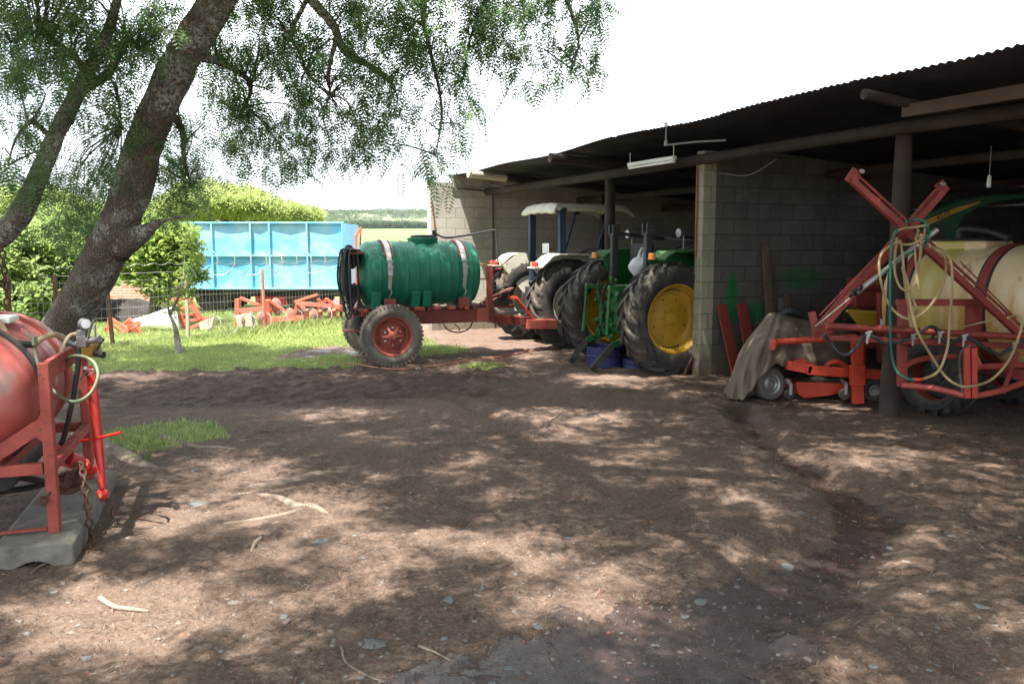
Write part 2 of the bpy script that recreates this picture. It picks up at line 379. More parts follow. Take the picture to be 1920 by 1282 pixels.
# ------------------------------------------------------------------ shed (local x runs into the shed, y away along its front)
SA = math.atan2(.43, .90); SO = (2.5, 10.9, 0)
shed = thing('machinery_shed', 'long open fronted block shed with a dark corrugated iron roof', 'shed', SO, SA)
def S(x, y, z=0): return ROOTM[shed.name] @ Vector((x, y, z))
def blockwork(name, c1, c2, mort, stain=False):
    t = NT(name); uv = t.n('ShaderNodeUVMap', uv_map='UVMap').outputs[0]
    br = t.n('ShaderNodeTexBrick'); br.offset = .5; br.inputs['Scale'].default_value = 1.
    br.inputs['Brick Width'].default_value = .40; br.inputs['Row Height'].default_value = .205; br.inputs['Mortar Size'].default_value = .008
    br.inputs['Mortar Smooth'].default_value = .6; br.inputs['Bias'].default_value = -.2
    ns = t.n('ShaderNodeVectorMath', operation='ADD'); nn = t.n('ShaderNodeTexNoise'); nn.inputs['Scale'].default_value = 3
    sc1 = t.n('ShaderNodeVectorMath', operation='SCALE'); sc1.inputs['Scale'].default_value = .016; t.l(uv, nn.inputs['Vector']); t.l(nn.outputs['Color'], sc1.inputs[0])
    t.l(uv, ns.inputs[0]); t.l(sc1.outputs[0], ns.inputs[1]); t.l(ns.outputs[0], br.inputs['Vector'])
    br.inputs['Color1'].default_value = (*c1, 1); br.inputs['Color2'].default_value = (*c2, 1); br.inputs['Mortar'].default_value = (*mort, 1)
    o = t.coord(); n1 = t.noise(1.1, 6, .65, o); n2 = t.noise(14, 5, .65, o); n3 = t.noise(60, 3, .7, o)
    c = t.mix(t.math('MULTIPLY', t.ramp(n1, .4, .75), .65), br.outputs['Color'], tuple(q * .55 for q in c1))
    c = t.mix(t.math('MULTIPLY', t.ramp(n2, .5, .75), .35), c, tuple(q * 1.3 for q in c2))
    sx = t.n('ShaderNodeSeparateXYZ'); t.l(o, sx.inputs[0])
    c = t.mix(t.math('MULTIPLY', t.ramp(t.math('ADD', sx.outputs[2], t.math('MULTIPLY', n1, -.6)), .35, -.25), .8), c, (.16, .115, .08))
    if stain:                                                      # green paint daubed on the partition wall
        def blob(x0, z0, rx, rz, soft):
            a = t.math('POWER', t.math('DIVIDE', t.math('SUBTRACT', sx.outputs[0], x0), rx), 4); b = t.math('POWER', t.math('DIVIDE', t.math('SUBTRACT', sx.outputs[2], z0), rz), 4)
            s_ = t.math('ADD', t.math('ADD', a, b), t.math('MULTIPLY', t.math('SUBTRACT', n2, .5), 4.))
            return t.ramp(s_, 1.4, .2)
        for q in STAINS:
            c = t.mix(t.math('MULTIPLY', blob(*q[:5]), q[5]), c, (.015, .16, .05))
    t.set(col=c, rough=.95, spec=.2)
    h = t.math('ADD', t.math('MULTIPLY', br.outputs['Fac'], -1.), t.math('ADD', t.math('MULTIPLY', n2, .5), t.math('MULTIPLY', n3, .35)))
    t.bump(h, .8, .012)
    return t.m
STAINS = [(.38, 1.02, .09, .32, 0, .9), (.62, .80, .42, .13, 0, .75), (1.02, .98, .08, .36, 0, .9), (1.6, 1.25, .34, .15, 0, .6)]
M_block = blockwork('grey_block_wall', (.20, .185, .155), (.235, .22, .185), (.15, .14, .12))
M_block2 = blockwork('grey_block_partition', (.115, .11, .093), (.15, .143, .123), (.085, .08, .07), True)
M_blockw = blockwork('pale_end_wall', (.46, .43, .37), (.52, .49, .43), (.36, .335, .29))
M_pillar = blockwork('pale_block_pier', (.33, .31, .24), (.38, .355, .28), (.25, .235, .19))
M_log = paint('dark_pole_timber', (.034, .022, .016), (.02, .014, .011), .6, .85, 0, 3, .6, None, .3)
M_logp = paint('sunlit_log_end', (.34, .31, .24), (.16, .20, .10), .6, .85, 0, 5, .5)  # pale version of the pole timber: sunlight on the log tip put into its colour
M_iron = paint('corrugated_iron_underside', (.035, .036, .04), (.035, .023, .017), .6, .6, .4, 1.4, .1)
M_concrete = paint('rough_concrete', (.19, .172, .145), (.085, .068, .052), .85, .95, 0, 9, 1.)
YF = 6.72
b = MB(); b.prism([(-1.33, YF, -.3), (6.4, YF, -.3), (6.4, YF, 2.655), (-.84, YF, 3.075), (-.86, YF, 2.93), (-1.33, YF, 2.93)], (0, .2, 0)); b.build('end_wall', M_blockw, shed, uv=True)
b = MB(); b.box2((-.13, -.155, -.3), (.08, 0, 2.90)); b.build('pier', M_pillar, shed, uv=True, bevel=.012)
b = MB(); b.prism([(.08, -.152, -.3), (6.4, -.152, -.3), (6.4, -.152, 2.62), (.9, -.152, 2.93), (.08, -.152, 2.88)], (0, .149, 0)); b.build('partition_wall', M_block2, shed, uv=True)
b = MB(); b.box2((6.4, -10, -.3), (6.6, YF + .2, 2.64)); b.build('back_wall', M_block, shed, uv=True)
b = MB(); b.box2((-.1, -9.4, -.3), (6.4, -9.2, 2.7)); b.build('end_wall', M_block, shed, uv=True)
def roofz(x): return 3.10 - .058 * (x + .9)
# roof sheets: corrugation runs front to back
def sheet(y0, y1, dz0, dz1, x0=-.92):
    pitch = .0762; n = int((y1 - y0) / pitch * 6); ys = np.linspace(y0, y1, n); xs = np.array([x0, -.3, 1.2, 2.6, 4., 5.3, 6.75])
    X, Y = np.meshgrid(xs, ys); tt = (Y - y0) / (y1 - y0)
    Z = roofz(X) + .0095 * np.sin(2 * PI * Y / pitch) + dz0 + (dz1 - dz0) * tt + .018 * np.sin(Y * 1.9) * (X < 0) - .012 * np.sin(X * 2 + Y)
    X = X + np.where(X < -.9, .03 * np.floor(Y / .7) % .05, 0)
    ix = np.arange(X.size).reshape(X.shape); fq = np.stack([ix[:-1, :-1], ix[:-1, 1:], ix[1:, 1:], ix[1:, :-1]], -1).reshape(-1, 4)
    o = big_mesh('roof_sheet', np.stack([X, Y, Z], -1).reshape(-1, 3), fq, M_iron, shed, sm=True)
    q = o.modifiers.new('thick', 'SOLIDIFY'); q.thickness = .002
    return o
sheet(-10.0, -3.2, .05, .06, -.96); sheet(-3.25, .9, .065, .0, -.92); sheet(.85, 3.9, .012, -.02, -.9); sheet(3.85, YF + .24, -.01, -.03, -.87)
def log(name, pts, r, mat=None, n=12):
    b = MB(); b.tube(pts, r, n, 4 if len(pts) > 2 else 0, True, .12); return b.build(name, mat or M_log, shed, sm=True)
def rx(x, off=.0): return roofz(x) - .13 + off
for y, fx in ((5.3, -1.12), (2.2, -1.1), (-3.5, -1.1), (-6.6, -1.05)):
    kf = .62 if y < -3 and y > -4 else 1.
    log('rafter', [(fx + .75, y, rx(fx + .75)), (2.4, y + .03, rx(2.4)), (6.38, y, rx(6.38))], [.071 * kf, .07, .07])
    log('rafter_end', [(fx, y, rx(fx) + .005), (fx + .4, y, rx(fx + .4)), (fx + .76, y, rx(fx + .76))], [.07 * kf, .072 * kf, .0715 * kf], M_logp if y > 5 else M_log)
for x, r_ in ((-.12, .07), (2.0, .06), (4.2, .06)):
    zz = roofz(x) - .28 - (.0 if x > 0 else 0)
    log('purlin', [(x, -9.2, zz), (x + .02, -3.2, zz + .04), (x, -.2, zz + .02), (x, 3.5, zz - .01), (x, YF, zz)], r_)
b = MB(); b.bar((-.55, -8.8, roofz(-.5) - .20), (-.55, -3.45, roofz(-.5) - .19), .05, .11); b.build('eave_beam', paint('warm_timber', (.075, .048, .032), (.05, .035, .025), .5, .8), shed, bevel=.006)
for x, y, r0, r1, mat in ((-.02, 2.25, .078, .075, None), (.0, -3.02, .10, .078, None), (1.9, 8.9 - 3.3, .05, .05, None), (.02, -6.6, .11, .09, None)):
    p = S(x, y); z0 = hz(p.x, p.y)
    log('post', [(x, y, z0 - .3), (x + .01, y, 1.0), (x, y, rx(x) - .08)], [r0, r0 * .92, r1])
M_pvc = paint('grey_conduit', (.26, .26, .25), (.2, .18, .15), .4, .5)
M_dark = paint('dark_pipe', (.03, .03, .032), (.06, .05, .04), .4, .5)
M_copper = paint('rusty_pipe', (.30, .12, .055), (.12, .05, .03), .6, .6, .3)
b = MB(); b.tube([(-.9, YF - .02, 2.83), (-.3, YF - .02, 2.8), (0, YF - .02, 2.72), (.02, YF - .02, 0.1)], .014, 6, 0); b.build('conduit', M_dark, shed)
b = MB(); b.tube([(-.145, -.035, 2.72), (-.145, -.045, 1.55)], .013, 8); b.build('downpipe', M_copper, shed)
b = MB(); b.tube([(-1.315, YF - .015, 2.6), (-1.2, YF - .015, 1.5), (-1.2, YF - .015, .2)], .011, 6); b.build('downpipe', M_copper, shed)
b = MB(); b.tube([(-.7, -.1, 2.94), (-.62, -.6, 2.93), (-.5, -1.0, 2.91)], .012, 6); b.build('conduit', M_pvc, shed)
b = MB(); b.tube([(3.2, -.6, 2.2), (3.2, -8, 2.2)], .012, 6); b.build('conduit', M_pvc, shed)
b = MB(); b.tube([(.1, -.17, 2.62), (.3, -.5, 2.58), (.2, -1.1, 2.72)], .005, 5, 6); b.build('cable', M_pvc, shed, sm=True)
b = MB(); b.tube([(-.4, 5.9, 2.84), (.1, 5.6, 2.76), (.5, 5.0, 2.82)], .006, 5, 6); b.build('cable', M_pvc, shed, sm=True)
# fluorescent batten under the eave
M_white = paint('white_enamel', (.72, .72, .69), (.35, .32, .26), .3, .4)
lt = thing('tube_light', 'white fluorescent batten hanging unlit under the eave left of the pier', 'light', S(-.45, .56, 2.81), SA)
b = MB(); b.box((0, 0, 0), (.06, 1.05, .05)); b.build('batten', M_white, lt, bevel=.006)
b = MB(); b.cyl((0, -.5, -.045), (0, .5, -.045), .017, 12); b.build('lamp_tube', paint('glass_tube', (.8, .8, .78), (.5, .5, .45), .2, .2), lt, sm=True)
for yy in (-.5, .5):
    b = MB(); b.box((0, yy, -.035), (.035, .03, .05)); b.tube([(0, yy * .995, -.02), (0, yy * .995, .16)], .006, 6); b.build('bracket', M_white, lt)
# knob on the roof edge
ip = P(1249, 237, 10.15)
an = thing('roof_insulator', 'small white knob on a metal rod clamped to the roof edge', 'insulator', (ip.x, ip.y, ip.z - .2), 0)
b = MB(); b.tube([(0, 0, -.02), (0, 0, .2)], .008, 8); b.box((0, 0, 0), (.03, .05, .06)); b.build('rod', M_pvc, an)
b = MB(); b.lathe([(.001, .25), (.02, .248), (.03, .235), (.022, .215), (.03, .205), (.018, .19), (.001, .188)], n=16); b.build('knob', M_white, an, sm=True)
# hanging lamp holder inside the right bay
hp = P(1855, 332, 8.9)
hl = thing('hanging_lamp_holder', 'white lamp holder on a cord from the conduit above the yellow tank', 'light', (hp.x, hp.y, hp.z), 0)
b = MB(); b.tube([(0, 0, .0), (0, 0, .32)], .005, 6); b.build('cord', M_pvc, hl)
b = MB(); b.lathe([(.012, .02), (.02, 0), (.024, -.09), (.018, -.11), (.001, -.11)], n=14); b.build('socket', M_white, hl, sm=True)
# ------------------------------------------------------------------ foliage tools
def frond_proto(nl, L, plen, pw):
    V = []; Q = []
    for i in range(nl):
        s_ = (i + .7) / nl; x = L * s_; z = -.22 * L * s_ * s_; wfac = math.sin(PI * (.18 + .74 * s_)) ** .8
        for sd in (-1, 1):
            l = plen * wfac; dx, dy = .42, sd * .91
            b = len(V); base = np.array((x, 0, z)); d = np.array((dx, dy, -.25)) * l; nrm = np.array((-dy, dx, 0)) * pw * .5
            V += [base, base + d * .45 + nrm, base + d, base + d * .45 - nrm]; Q.append((b, b + 1, b + 2, b + 3))
    b = len(V); V += [np.array((0, .0025, 0)), np.array((L * .5, .002, -.055 * L)), np.array((L * .5, -.002, -.055 * L)), np.array((0, -.0025, 0))]; Q.append((b, b + 1, b + 2, b + 3))
    return np.array(V), np.array(Q)
def leaf_proto(k, L, wd, spread):
    V = []; Q = []; r2 = np.random.default_rng(k)
    for i in range(k):
        az = 2 * PI * i / k * 2.4 + r2.random(); el = r2.uniform(-.4, .9); d = np.array((math.cos(az) * math.cos(el), math.sin(az) * math.cos(el), math.sin(el)))
        s_ = np.cross(d, (0, 0, 1)); s_ /= np.linalg.norm(s_) + 1e-6; u = np.cross(s_, d)
        o = d * spread * r2.random(); l = L * r2.uniform(.7, 1.2); b = len(V)
        V += [o, o + d * l * .5 + s_ * wd * l * .5 + u * .1 * l, o + d * l - u * .08 * l, o + d * l * .5 - s_ * wd * l * .5 + u * .1 * l]; Q.append((b, b + 1, b + 2, b + 3))
    return np.array(V), np.array(Q)
def scatter(proto, pos, az, pitch, roll, scale):
    V0, Q0 = proto; n = len(pos); ca, sa = np.cos(az), np.sin(az); cp, sp_ = np.cos(pitch), np.sin(pitch); cr_, sr = np.cos(roll), np.sin(roll)
    x, y, z = V0[:, 0][None], V0[:, 1][None], V0[:, 2][None]
    c_ = lambda q: q[:, None]
    y1 = y * c_(cr_) - z * c_(sr); z1 = y * c_(sr) + z * c_(cr_)
    x2 = x * c_(cp) + z1 * c_(sp_) * -1; z2 = x * c_(sp_) + z1 * c_(cp)
    X = x2 * c_(ca) - y1 * c_(sa); Y = x2 * c_(sa) + y1 * c_(ca)
    W = np.stack([X, Y, z2], -1) * scale[:, None, None] + pos[:, None, :]
    Q = (Q0[None] + (np.arange(n) * len(V0))[:, None, None]).reshape(-1, 4)
    return W.reshape(-1, 3), Q
def merge(parts):
    Vs, Qs = [], []; b = 0
    for V, Q in parts: Vs.append(V); Qs.append(Q + b); b += len(V)
    return np.concatenate(Vs), np.concatenate(Qs)
def leafmat(name, c1, c2, trans=.35, rough=.55):
    t = NT(name); t.t.nodes.remove(t.b)
    pos = t.n('ShaderNodeNewGeometry'); n = t.noise(1.3, 4, .6, pos.outputs['Position']); n2 = t.noise(9, 2, .6, pos.outputs['Position'])
    c = t.mix(t.ramp(t.math('ADD', t.math('MULTIPLY', n, .5), t.math('MULTIPLY', pos.outputs['Random Per Island'], .5)), .25, .75), c1, c2)
    d = t.n('ShaderNodeBsdfPrincipled'); d.inputs['Roughness'].default_value = rough; d.inputs['Specular IOR Level'].default_value = .3; t.l(c, d.inputs['Base Color'])
    tr = t.n('ShaderNodeBsdfTranslucent'); t.l(t.mix(.5, c, tuple(min(1, q * 1.9) for q in c2)), tr.inputs['Color'])
    ms = t.n('ShaderNodeMixShader'); ms.inputs[0].default_value = trans; t.l(d.outputs[0], ms.inputs[1]); t.l(tr.outputs[0], ms.inputs[2]); t.l(ms.outputs[0], t.out.inputs[0])
    return t.m
def barkmat(name, c1, c2, lichen):
    t = NT(name); o = t.n('ShaderNodeNewGeometry').outputs['Position']
    vo = t.n('ShaderNodeTexVoronoi'); vo.inputs['Scale'].default_value = 48
    mpn = t.n('ShaderNodeMapping'); mpn.inputs['Scale'].default_value = (1.3, 1.3, .55); t.l(o, mpn.inputs[0])
    di = t.n('ShaderNodeVectorMath', operation='ADD'); nn = t.n('ShaderNodeTexNoise'); nn.inputs['Scale'].default_value = 9; t.l(o, nn.inputs['Vector'])
    s1 = t.n('ShaderNodeVectorMath', operation='SCALE'); s1.inputs['Scale'].default_value = .12; t.l(nn.outputs['Color'], s1.inputs[0]); t.l(mpn.outputs[0], di.inputs[0]); t.l(s1.outputs[0], di.inputs[1]); t.l(di.outputs[0], vo.inputs['Vector'])
    n1 = t.noise(6, 6, .65, o); n2 = t.noise(30, 5, .7, o); n3 = t.noise(2.2, 4, .6, o)
    c = t.mix(t.ramp(n1, .3, .7), c1, c2); c = t.mix(t.ramp(vo.outputs['Distance'], .25, .5), c, tuple(q * .72 for q in c1))
    c = t.mix(t.math('MULTIPLY', t.ramp(n3, .46, .58), t.ramp(n2, .42, .56)), c, lichen)
    t.set(col=c, rough=.95, spec=.2); t.bump(t.math('ADD', t.math('MULTIPLY', vo.outputs['Distance'], -1.2), t.math('MULTIPLY', n2, .7)), 1., .03)
    return t.m
M_bark = barkmat('rough_lichen_bark', (.20, .16, .128), (.32, .275, .23), (.44, .445, .40))
M_bark2 = barkmat('grey_bark', (.20, .17, .14), (.32, .29, .25), (.40, .40, .34))
M_feather = leafmat('feathery_leaf', (.05, .115, .042), (.125, .205, .07), .45)
FINE = frond_proto(8, .23, .064, .0135); COARSE = frond_proto(5, .34, .10, .034)
# ------------------------------------------------------------------ leaning tree
tb = G(52, 762)
tree = thing('leaning_tree', 'big rough barked tree leaning right with feathery leaves over the yard', 'tree', (tb.x, tb.y, 0), 0)
tp = [(-10, 860, 8.30, .40), (40, 770, 8.35, .30), (92, 660, 8.35, .265), (150, 560, 8.3, .245), (203, 468, 8.25, .245), (238, 380, 8.2, .225), (266, 285, 8.15, .21), (302, 190, 8.1, .205), (348, 98, 8.0, .20), (398, 20, 7.9, .19), (450, -70, 7.8, .18), (520, -200, 7.5, .165)]
trunk_pts = [P(a, b_, c_) for a, b_, c_, _ in tp]
b = MB(); b.tube(trunk_pts, [q[3] * .80 for q in tp], 20, 5, True, .13)
trunk = b.build('trunk', M_bark, tree, w=True, sm=True, auto=False)
b = MB(); b.tube([P(225, 460, 8.2), P(262, 440, 8.1), P(285, 425, 8.05), P(300, 415, 8.0)], [.15, .10, .05, .028], 12, 4, True, .2)
b.tube([P(283, 428, 8.05), P(300, 418, 8.0), P(330, 408, 7.9), P(370, 404, 7.8)], [.03, .02, .012, .006], 8, 3); b.build('branch', M_bark, tree, w=True, sm=True, auto=False)
top = trunk_pts[-1]
LIMBS = []
def limb(parent, pts, rs, mat, n=8):
    b = MB(); b.tube(pts, rs, n, 5, True, .1); b.build('branch', mat, parent, w=True, sm=True, auto=False); LIMBS.append([Vector(p) for p in crom(pts, 6)])
limb(tree, [top, Vector((-1.2, 7.0, 6.1)), Vector((.3, 6.5, 6.9)), Vector((2.2, 6.2, 7.4)), Vector((4.2, 6.4, 7.6))], [.15, .12, .09, .06, .03], M_bark)
limb(tree, [top, Vector((-1.8, 6.2, 6.2)), Vector((-1.3, 4.2, 7.0)), Vector((-.6, 2.0, 7.5)), Vector((.2, -.6, 7.8))], [.15, .11, .08, .06, .03], M_bark)
limb(tree, [Vector((-1.3, 4.2, 7.0)), Vector((.4, 3.6, 7.4)), Vector((2.4, 3.0, 7.6)), Vector((4.4, 2.4, 7.6))], [.07, .06, .045, .02], M_bark)
limb(tree, [top, Vector((-1.6, 8.2, 5.8)), Vector((-.6, 9.2, 6.0)), Vector((.6, 10.0, 6.0)), Vector((1.6, 10.6, 5.8))], [.12, .09, .07, .045, .02], M_bark)
# limbs that show at the top of the picture
limb(tree, [P(470, -110, 7.8), P(540, -60, 7.9), P(580, -5, 8.0), P(625, 48, 8.1), P(645, 95, 8.15), P(700, 128, 8.2), P(730, 152, 8.25), P(742, 172, 8.25)], [.075, .06, .05, .042, .036, .03, .026, .014], M_bark)
limb(tree, [P(632, 70, 8.1), P(622, 105, 8.1), P(616, 140, 8.05), P(619, 178, 8.0)], [.032, .024, .018, .01], M_bark)
limb(tree, [P(590, -30, 8.0), P(560, 30, 8.1), P(545, 65, 8.2), P(565, 105, 8.3), P(572, 135, 8.4)], [.03, .022, .018, .013, .008], M_bark)
limb(tree, [P(820, -120, 7.6), P(800, -40, 7.8), P(792, 20, 8.0), P(805, 90, 8.1), P(828, 200, 8.2), P(818, 290, 8.25)], [.05, .035, .026, .02, .013, .006], M_bark)
limb(tree, [P(960, -140, 7.8), P(940, -40, 8.0), P(905, 10, 8.1), P(880, 80, 8.2), P(868, 150, 8.3)], [.04, .03, .02, .013, .006], M_bark)
limb(tree, [P(1000, -140, 7.6), P(1040, -50, 7.8), P(1070, 20, 8.0), P(1085, 80, 8.1), P(1070, 140, 8.1)], [.04, .03, .018, .011, .005], M_bark)
limb(tree, [P(345, 100, 8.0), P(420, 120, 8.2), P(470, 160, 8.6), P(450, 220, 8.9)], [.06, .04, .025, .01], M_bark)
limb(tree, [P(300, 195, 8.1), P(340, 240, 8.6), P(345, 300, 8.9), P(360, 350, 9.1)], [.05, .035, .02, .01], M_bark)
VIS_L = list(LIMBS)
# ------------------------------------------------------------------ second tree at the left edge, its trunk out of frame
t2 = thing('bent_limb_tree', 'thinner tree at the left edge whose grey limb bends up from outside the frame', 'tree', (-5.6, 7.0, 0), 0)
LIMBS = []
b = MB(); b.tube([Vector((-5.75, 6.9, -.2)), Vector((-5.7, 6.95, .6)), Vector((-5.55, 7.1, 1.3)), P(-60, 468, 7.4), P(-12, 448, 7.4), P(28, 415, 7.4), P(60, 358, 7.45), P(85, 300, 7.5), P(108, 248, 7.5), P(140, 185, 7.55), P(168, 128, 7.6), P(195, 80, 7.6), P(215, 20, 7.6), P(240, -80, 7.6)],
    [.20, .17, .14, .125, .11, .10, .085, .078, .073, .068, .058, .05, .04, .03], 14, 5, True, .12); b.build('trunk', M_bark2, t2, w=True, sm=True, auto=False)
limb(t2, [P(120, 225, 7.5), P(150, 170, 7.7), P(200, 140, 7.9), P(240, 80, 8.0), P(275, 100, 8.2)], [.075, .06, .045, .03, .015], M_bark2)
limb(t2, [P(215, 155, 7.9), P(222, 190, 8.0), P(228, 235, 8.1)], [.02, .014, .006], M_bark2)
limb(t2, [P(165, 135, 7.6), P(120, 90, 7.5), P(70, 60, 7.4), P(20, 80, 7.3)], [.04, .028, .018, .008], M_bark2)
limb(t2, [P(100, 262, 7.5), P(60, 230, 7.4), P(30, 260, 7.3), P(15, 310, 7.2)], [.03, .02, .012, .006], M_bark2)
limb(t2, [Vector((-5.55, 7.1, 1.3)), Vector((-6.2, 6.6, 3)), Vector((-6.4, 5.6, 5.2)), Vector((-5.6, 4.2, 6.6)), Vector((-4.6, 2.4, 7.2))], [.13, .1, .08, .05, .02], M_bark2)
VIS_T2 = LIMBS
# ------------------------------------------------------------------ crowns
def near_pt(p, limbs):
    best = None; bd = 1e9
    for L in limbs:
        for q in L:
            d = (q - p).length
            if d < bd: bd = d; best = q
    return best
def twig(b, p, limbs, r=.008):
    q = near_pt(p, limbs)
    if (q - p).length > 2.6: q = p + (q - p) * (2.0 / (q - p).length)
    m = (p + q) / 2 + Vector((rng.normal() * .08, rng.normal() * .08, .06 + abs(rng.normal()) * .06)); b.tube([q, m, p], [r, r * .6, .002], 5, 3)
def sprays(centres, n_per, proto, jit, droop=(-1.0, .1), sc_=(.7, 1.25)):
    C = np.repeat(np.asarray(centres), n_per, 0); n = len(C)
    C = C + rng.normal(size=(n, 3)) * jit
    return scatter(proto, C, rng.uniform(0, 2 * PI, n), rng.uniform(droop[0], droop[1], n), rng.uniform(-.6, .6, n), rng.uniform(*sc_, n))
def visible_crown(blobs, parent, limbs, dens):
    tips = []; tb_ = MB()
    for (px, py, rad, Y, k) in blobs:
        m = max(2, int(dens * k * (rad / 60.) ** 2))
        for i in range(m):
            a = rng.uniform(0, 2 * PI); rr = rad * math.sqrt(rng.random()); yy = Y + rng.normal() * .45
            p = P(px + rr * math.cos(a), py + rr * math.sin(a) * .9, yy); tips.append(p)
            if rng.random() < .3: twig(tb_, p, limbs, .007 + .004 * rng.random())
    tb_.build('twig', M_bark, parent, w=True)
    return np.array([tuple(p) for p in tips])
VB = [(470, 50, 95, 8.6, 1.0), (520, 150, 95, 8.7, 1.1), (430, 215, 65, 8.9, 1.2), (490, 245, 70, 8.8, 1.1), (570, 270, 70, 8.8, .9), (625, 215, 80, 8.5, 1.0), (600, 90, 90, 8.5, .9),
      (690, 70, 90, 8.4, .8), (715, 195, 75, 8.4, 1.0), (690, 275, 45, 8.5, .8), (790, 140, 80, 8.3, .8), (830, 45, 95, 8.2, .8), (850, 200, 55, 8.3, 1.0), (805, 275, 42, 8.3, .8), (825, 325, 30, 8.3, .7), (778, 320, 18, 8.3, .6),
      (905, 90, 70, 8.2, .75), (965, 45, 85, 8.1, .75), (1030, 110, 55, 8.0, .7), (1075, 40, 75, 8.0, .8), (1135, 15, 40, 8.0, .7), (1095, 125, 38, 8.0, .8), (1010, 150, 30, 8.1, .6), (980, 175, 18, 8.1, .5),
      (640, 300, 25, 8.5, .5), (575, 320, 25, 8.7, .5), (520, 315, 28, 8.8, .6), (880, 235, 30, 8.2, .6), (740, 60, 60, 8.3, .7), (380, 110, 70, 8.8, .9), (440, 300, 30, 8.9, .5),
      (330, 240, 55, 8.9, 1.3), (345, 330, 55, 9.0, 1.7), (310, 372, 40, 9.0, 1.4), (372, 385, 22, 9.0, 1.0), (290, 320, 40, 9.2, 1.2), (700, -60, 120, 8.2, .8), (950, -70, 120, 7.9, .7), (500, -60, 120, 8.4, .8)]
tipsA = visible_crown(VB, tree, VIS_L, 20)
A = sprays(tipsA, 6, FINE, .075, (-1.3, .1))
# the part of the crown over the yard and the viewer, which casts the broken shade
LIGHT = [(110, 1150, 150, 75), (250, 1250, 110, 35), (355, 1104, 120, 45), (368, 1160, 130, 45), (327, 972, 60, 20), (480, 877, 110, 22), (627, 770, 110, 12), (490, 809, 60, 10), (722, 931, 75, 18), (754, 1036, 115, 28), (945, 1013, 120, 32), (1044, 1118, 110, 35),
         (980, 780, 40, 8), (1050, 808, 70, 8), (1128, 788, 60, 10), (1278, 785, 45, 10), (1260, 736, 40, 8), (1166, 708, 90, 12), (1400, 925, 60, 20), (1316, 896, 35, 14), (1513, 896, 50, 10), (1128, 1080, 100, 50), (1190, 1130, 90, 35), (1288, 995, 75, 26), (1363, 1013, 50, 16), (1898, 938, 45, 14), (1570, 838, 60, 10),
         (1757, 990, 90, 14), (1767, 855, 50, 10), (1522, 1170, 70, 20), (250, 915, 60, 25), (430, 850, 70, 14), (860, 870, 60, 10), (560, 1190, 50, 18), (1000, 900, 40, 10), (1150, 860, 50, 10), (820, 1250, 60, 16), (640, 985, 40, 12), (1640, 760, 60, 8), (700, 830, 60, 8), (250, 700, 120, 8), (420, 735, 60, 6)]
HOLES = []
for (px, py, rx_, ry_) in LIGHT:
    g_ = G(px, py); HOLES.append((g_.x, g_.y, rx_ * g_.y / F, ry_ * g_.y * g_.y / (F * EYE) * 1.0))
def lit(x, y):                                                     # openings between the leaf masses, by where their light lands
    v = np.zeros(len(x)); n = fbm(x * 2.2, y * 2.2, 3, 5) - .5
    for hx, hy, a, b_ in HOLES: v = np.maximum(v, 1.25 - np.hypot((x - hx) / max(a, .16), (y - hy) / max(b_, .16)) + n * .9)
    return v > .12
n = 9000; x = rng.uniform(-9.5, 6.4, n); y = rng.uniform(-3.0, 11.6, n); z = rng.uniform(5.4, 7.6, n)
q = fbm(x * .9, y * .9, 3, 71); m = (q > .33) & (z > 1.7 + (y + .6) * .30 + .5) & (x < 6.2 - .34 * np.clip(y - 2, 0, 9)); x, y, z = x[m], y[m], z[m]
gx_ = x - sun_dir.x / sun_dir.z * z; gy_ = y - sun_dir.y / sun_dir.z * z; m = ~lit(gx_, gy_); over = np.stack([x, y, z], -1)[m]
ex = np.array([-4.75, 5.45, 6.4])[None] + rng.normal(size=(150, 3)) * np.array([.8, .6, .25])[None]; over = np.concatenate([over, ex])  # extra leaf sprays added out of view to shade the grass patch
Bv = sprays(over, 8, COARSE, .13, (-.7, .3), (.7, 1.15))
V, Q = merge([A, Bv]); big_mesh('crown', V, Q, M_feather, tree, w=True)
VB2 = [(40, 70, 80, 7.5, 1.0), (115, 150, 80, 7.7, 1.0), (55, 215, 60, 7.5, .7), (55, 315, 55, 7.4, .9), (20, 340, 40, 7.3, .7), (150, 340, 55, 8.6, 1.3), (130, 405, 45, 8.7, 1.6), (165, 425, 35, 8.8, 1.4), (200, 330, 50, 8.6, 1.2), (225, 100, 80, 7.9, 1.1), (200, 230, 55, 8.2, 1.0),
       (270, 60, 60, 8.1, 1.0), (150, 60, 70, 7.6, .9), (300, 20, 60, 8.2, .8), (15, 140, 50, 7.3, .9), (90, -60, 120, 7.5, .9)]
tipsB = visible_crown(VB2, t2, VIS_T2, 20)
V, Q = sprays(tipsB, 6, FINE, .075, (-1.3, .1)); big_mesh('crown', V, Q, M_feather, t2, w=True)
# surface roots of the leaning tree
M_root = paint('bare_root', (.17, .128, .098), (.10, .07, .054), .6, .9, 0, 7, .5)
def root(pts, rs):
    pp = []
    for (px, py), r in zip(pts, rs):
        g = G(px, py); pp.append(Vector((g.x, g.y, hz(g.x, g.y) - r * .45)))
    b = MB(); b.tube(pp, rs, 10, 4, True, .2); b.build('root', M_root, tree, w=True, sm=True, auto=False)
root([(60, 790), (150, 805), (200, 835), (245, 858), (300, 880)], [.2, .13, .10, .08, .02])
root([(210, 842), (190, 862), (185, 895)], [.10, .06, .02])
root([(300, 815), (345, 828), (372, 836), (410, 838), (450, 842)], [.05, .05, .035, .03, .01])
root([(470, 905), (505, 905), (555, 895), (600, 886), (640, 882)], [.03, .055, .05, .035, .01])
root([(480, 928), (520, 930), (560, 945), (590, 950), (615, 968)], [.02, .035, .035, .03, .01])
root([(420, 985), (470, 975), (520, 966), (570, 956)], [.012, .022, .022, .012])
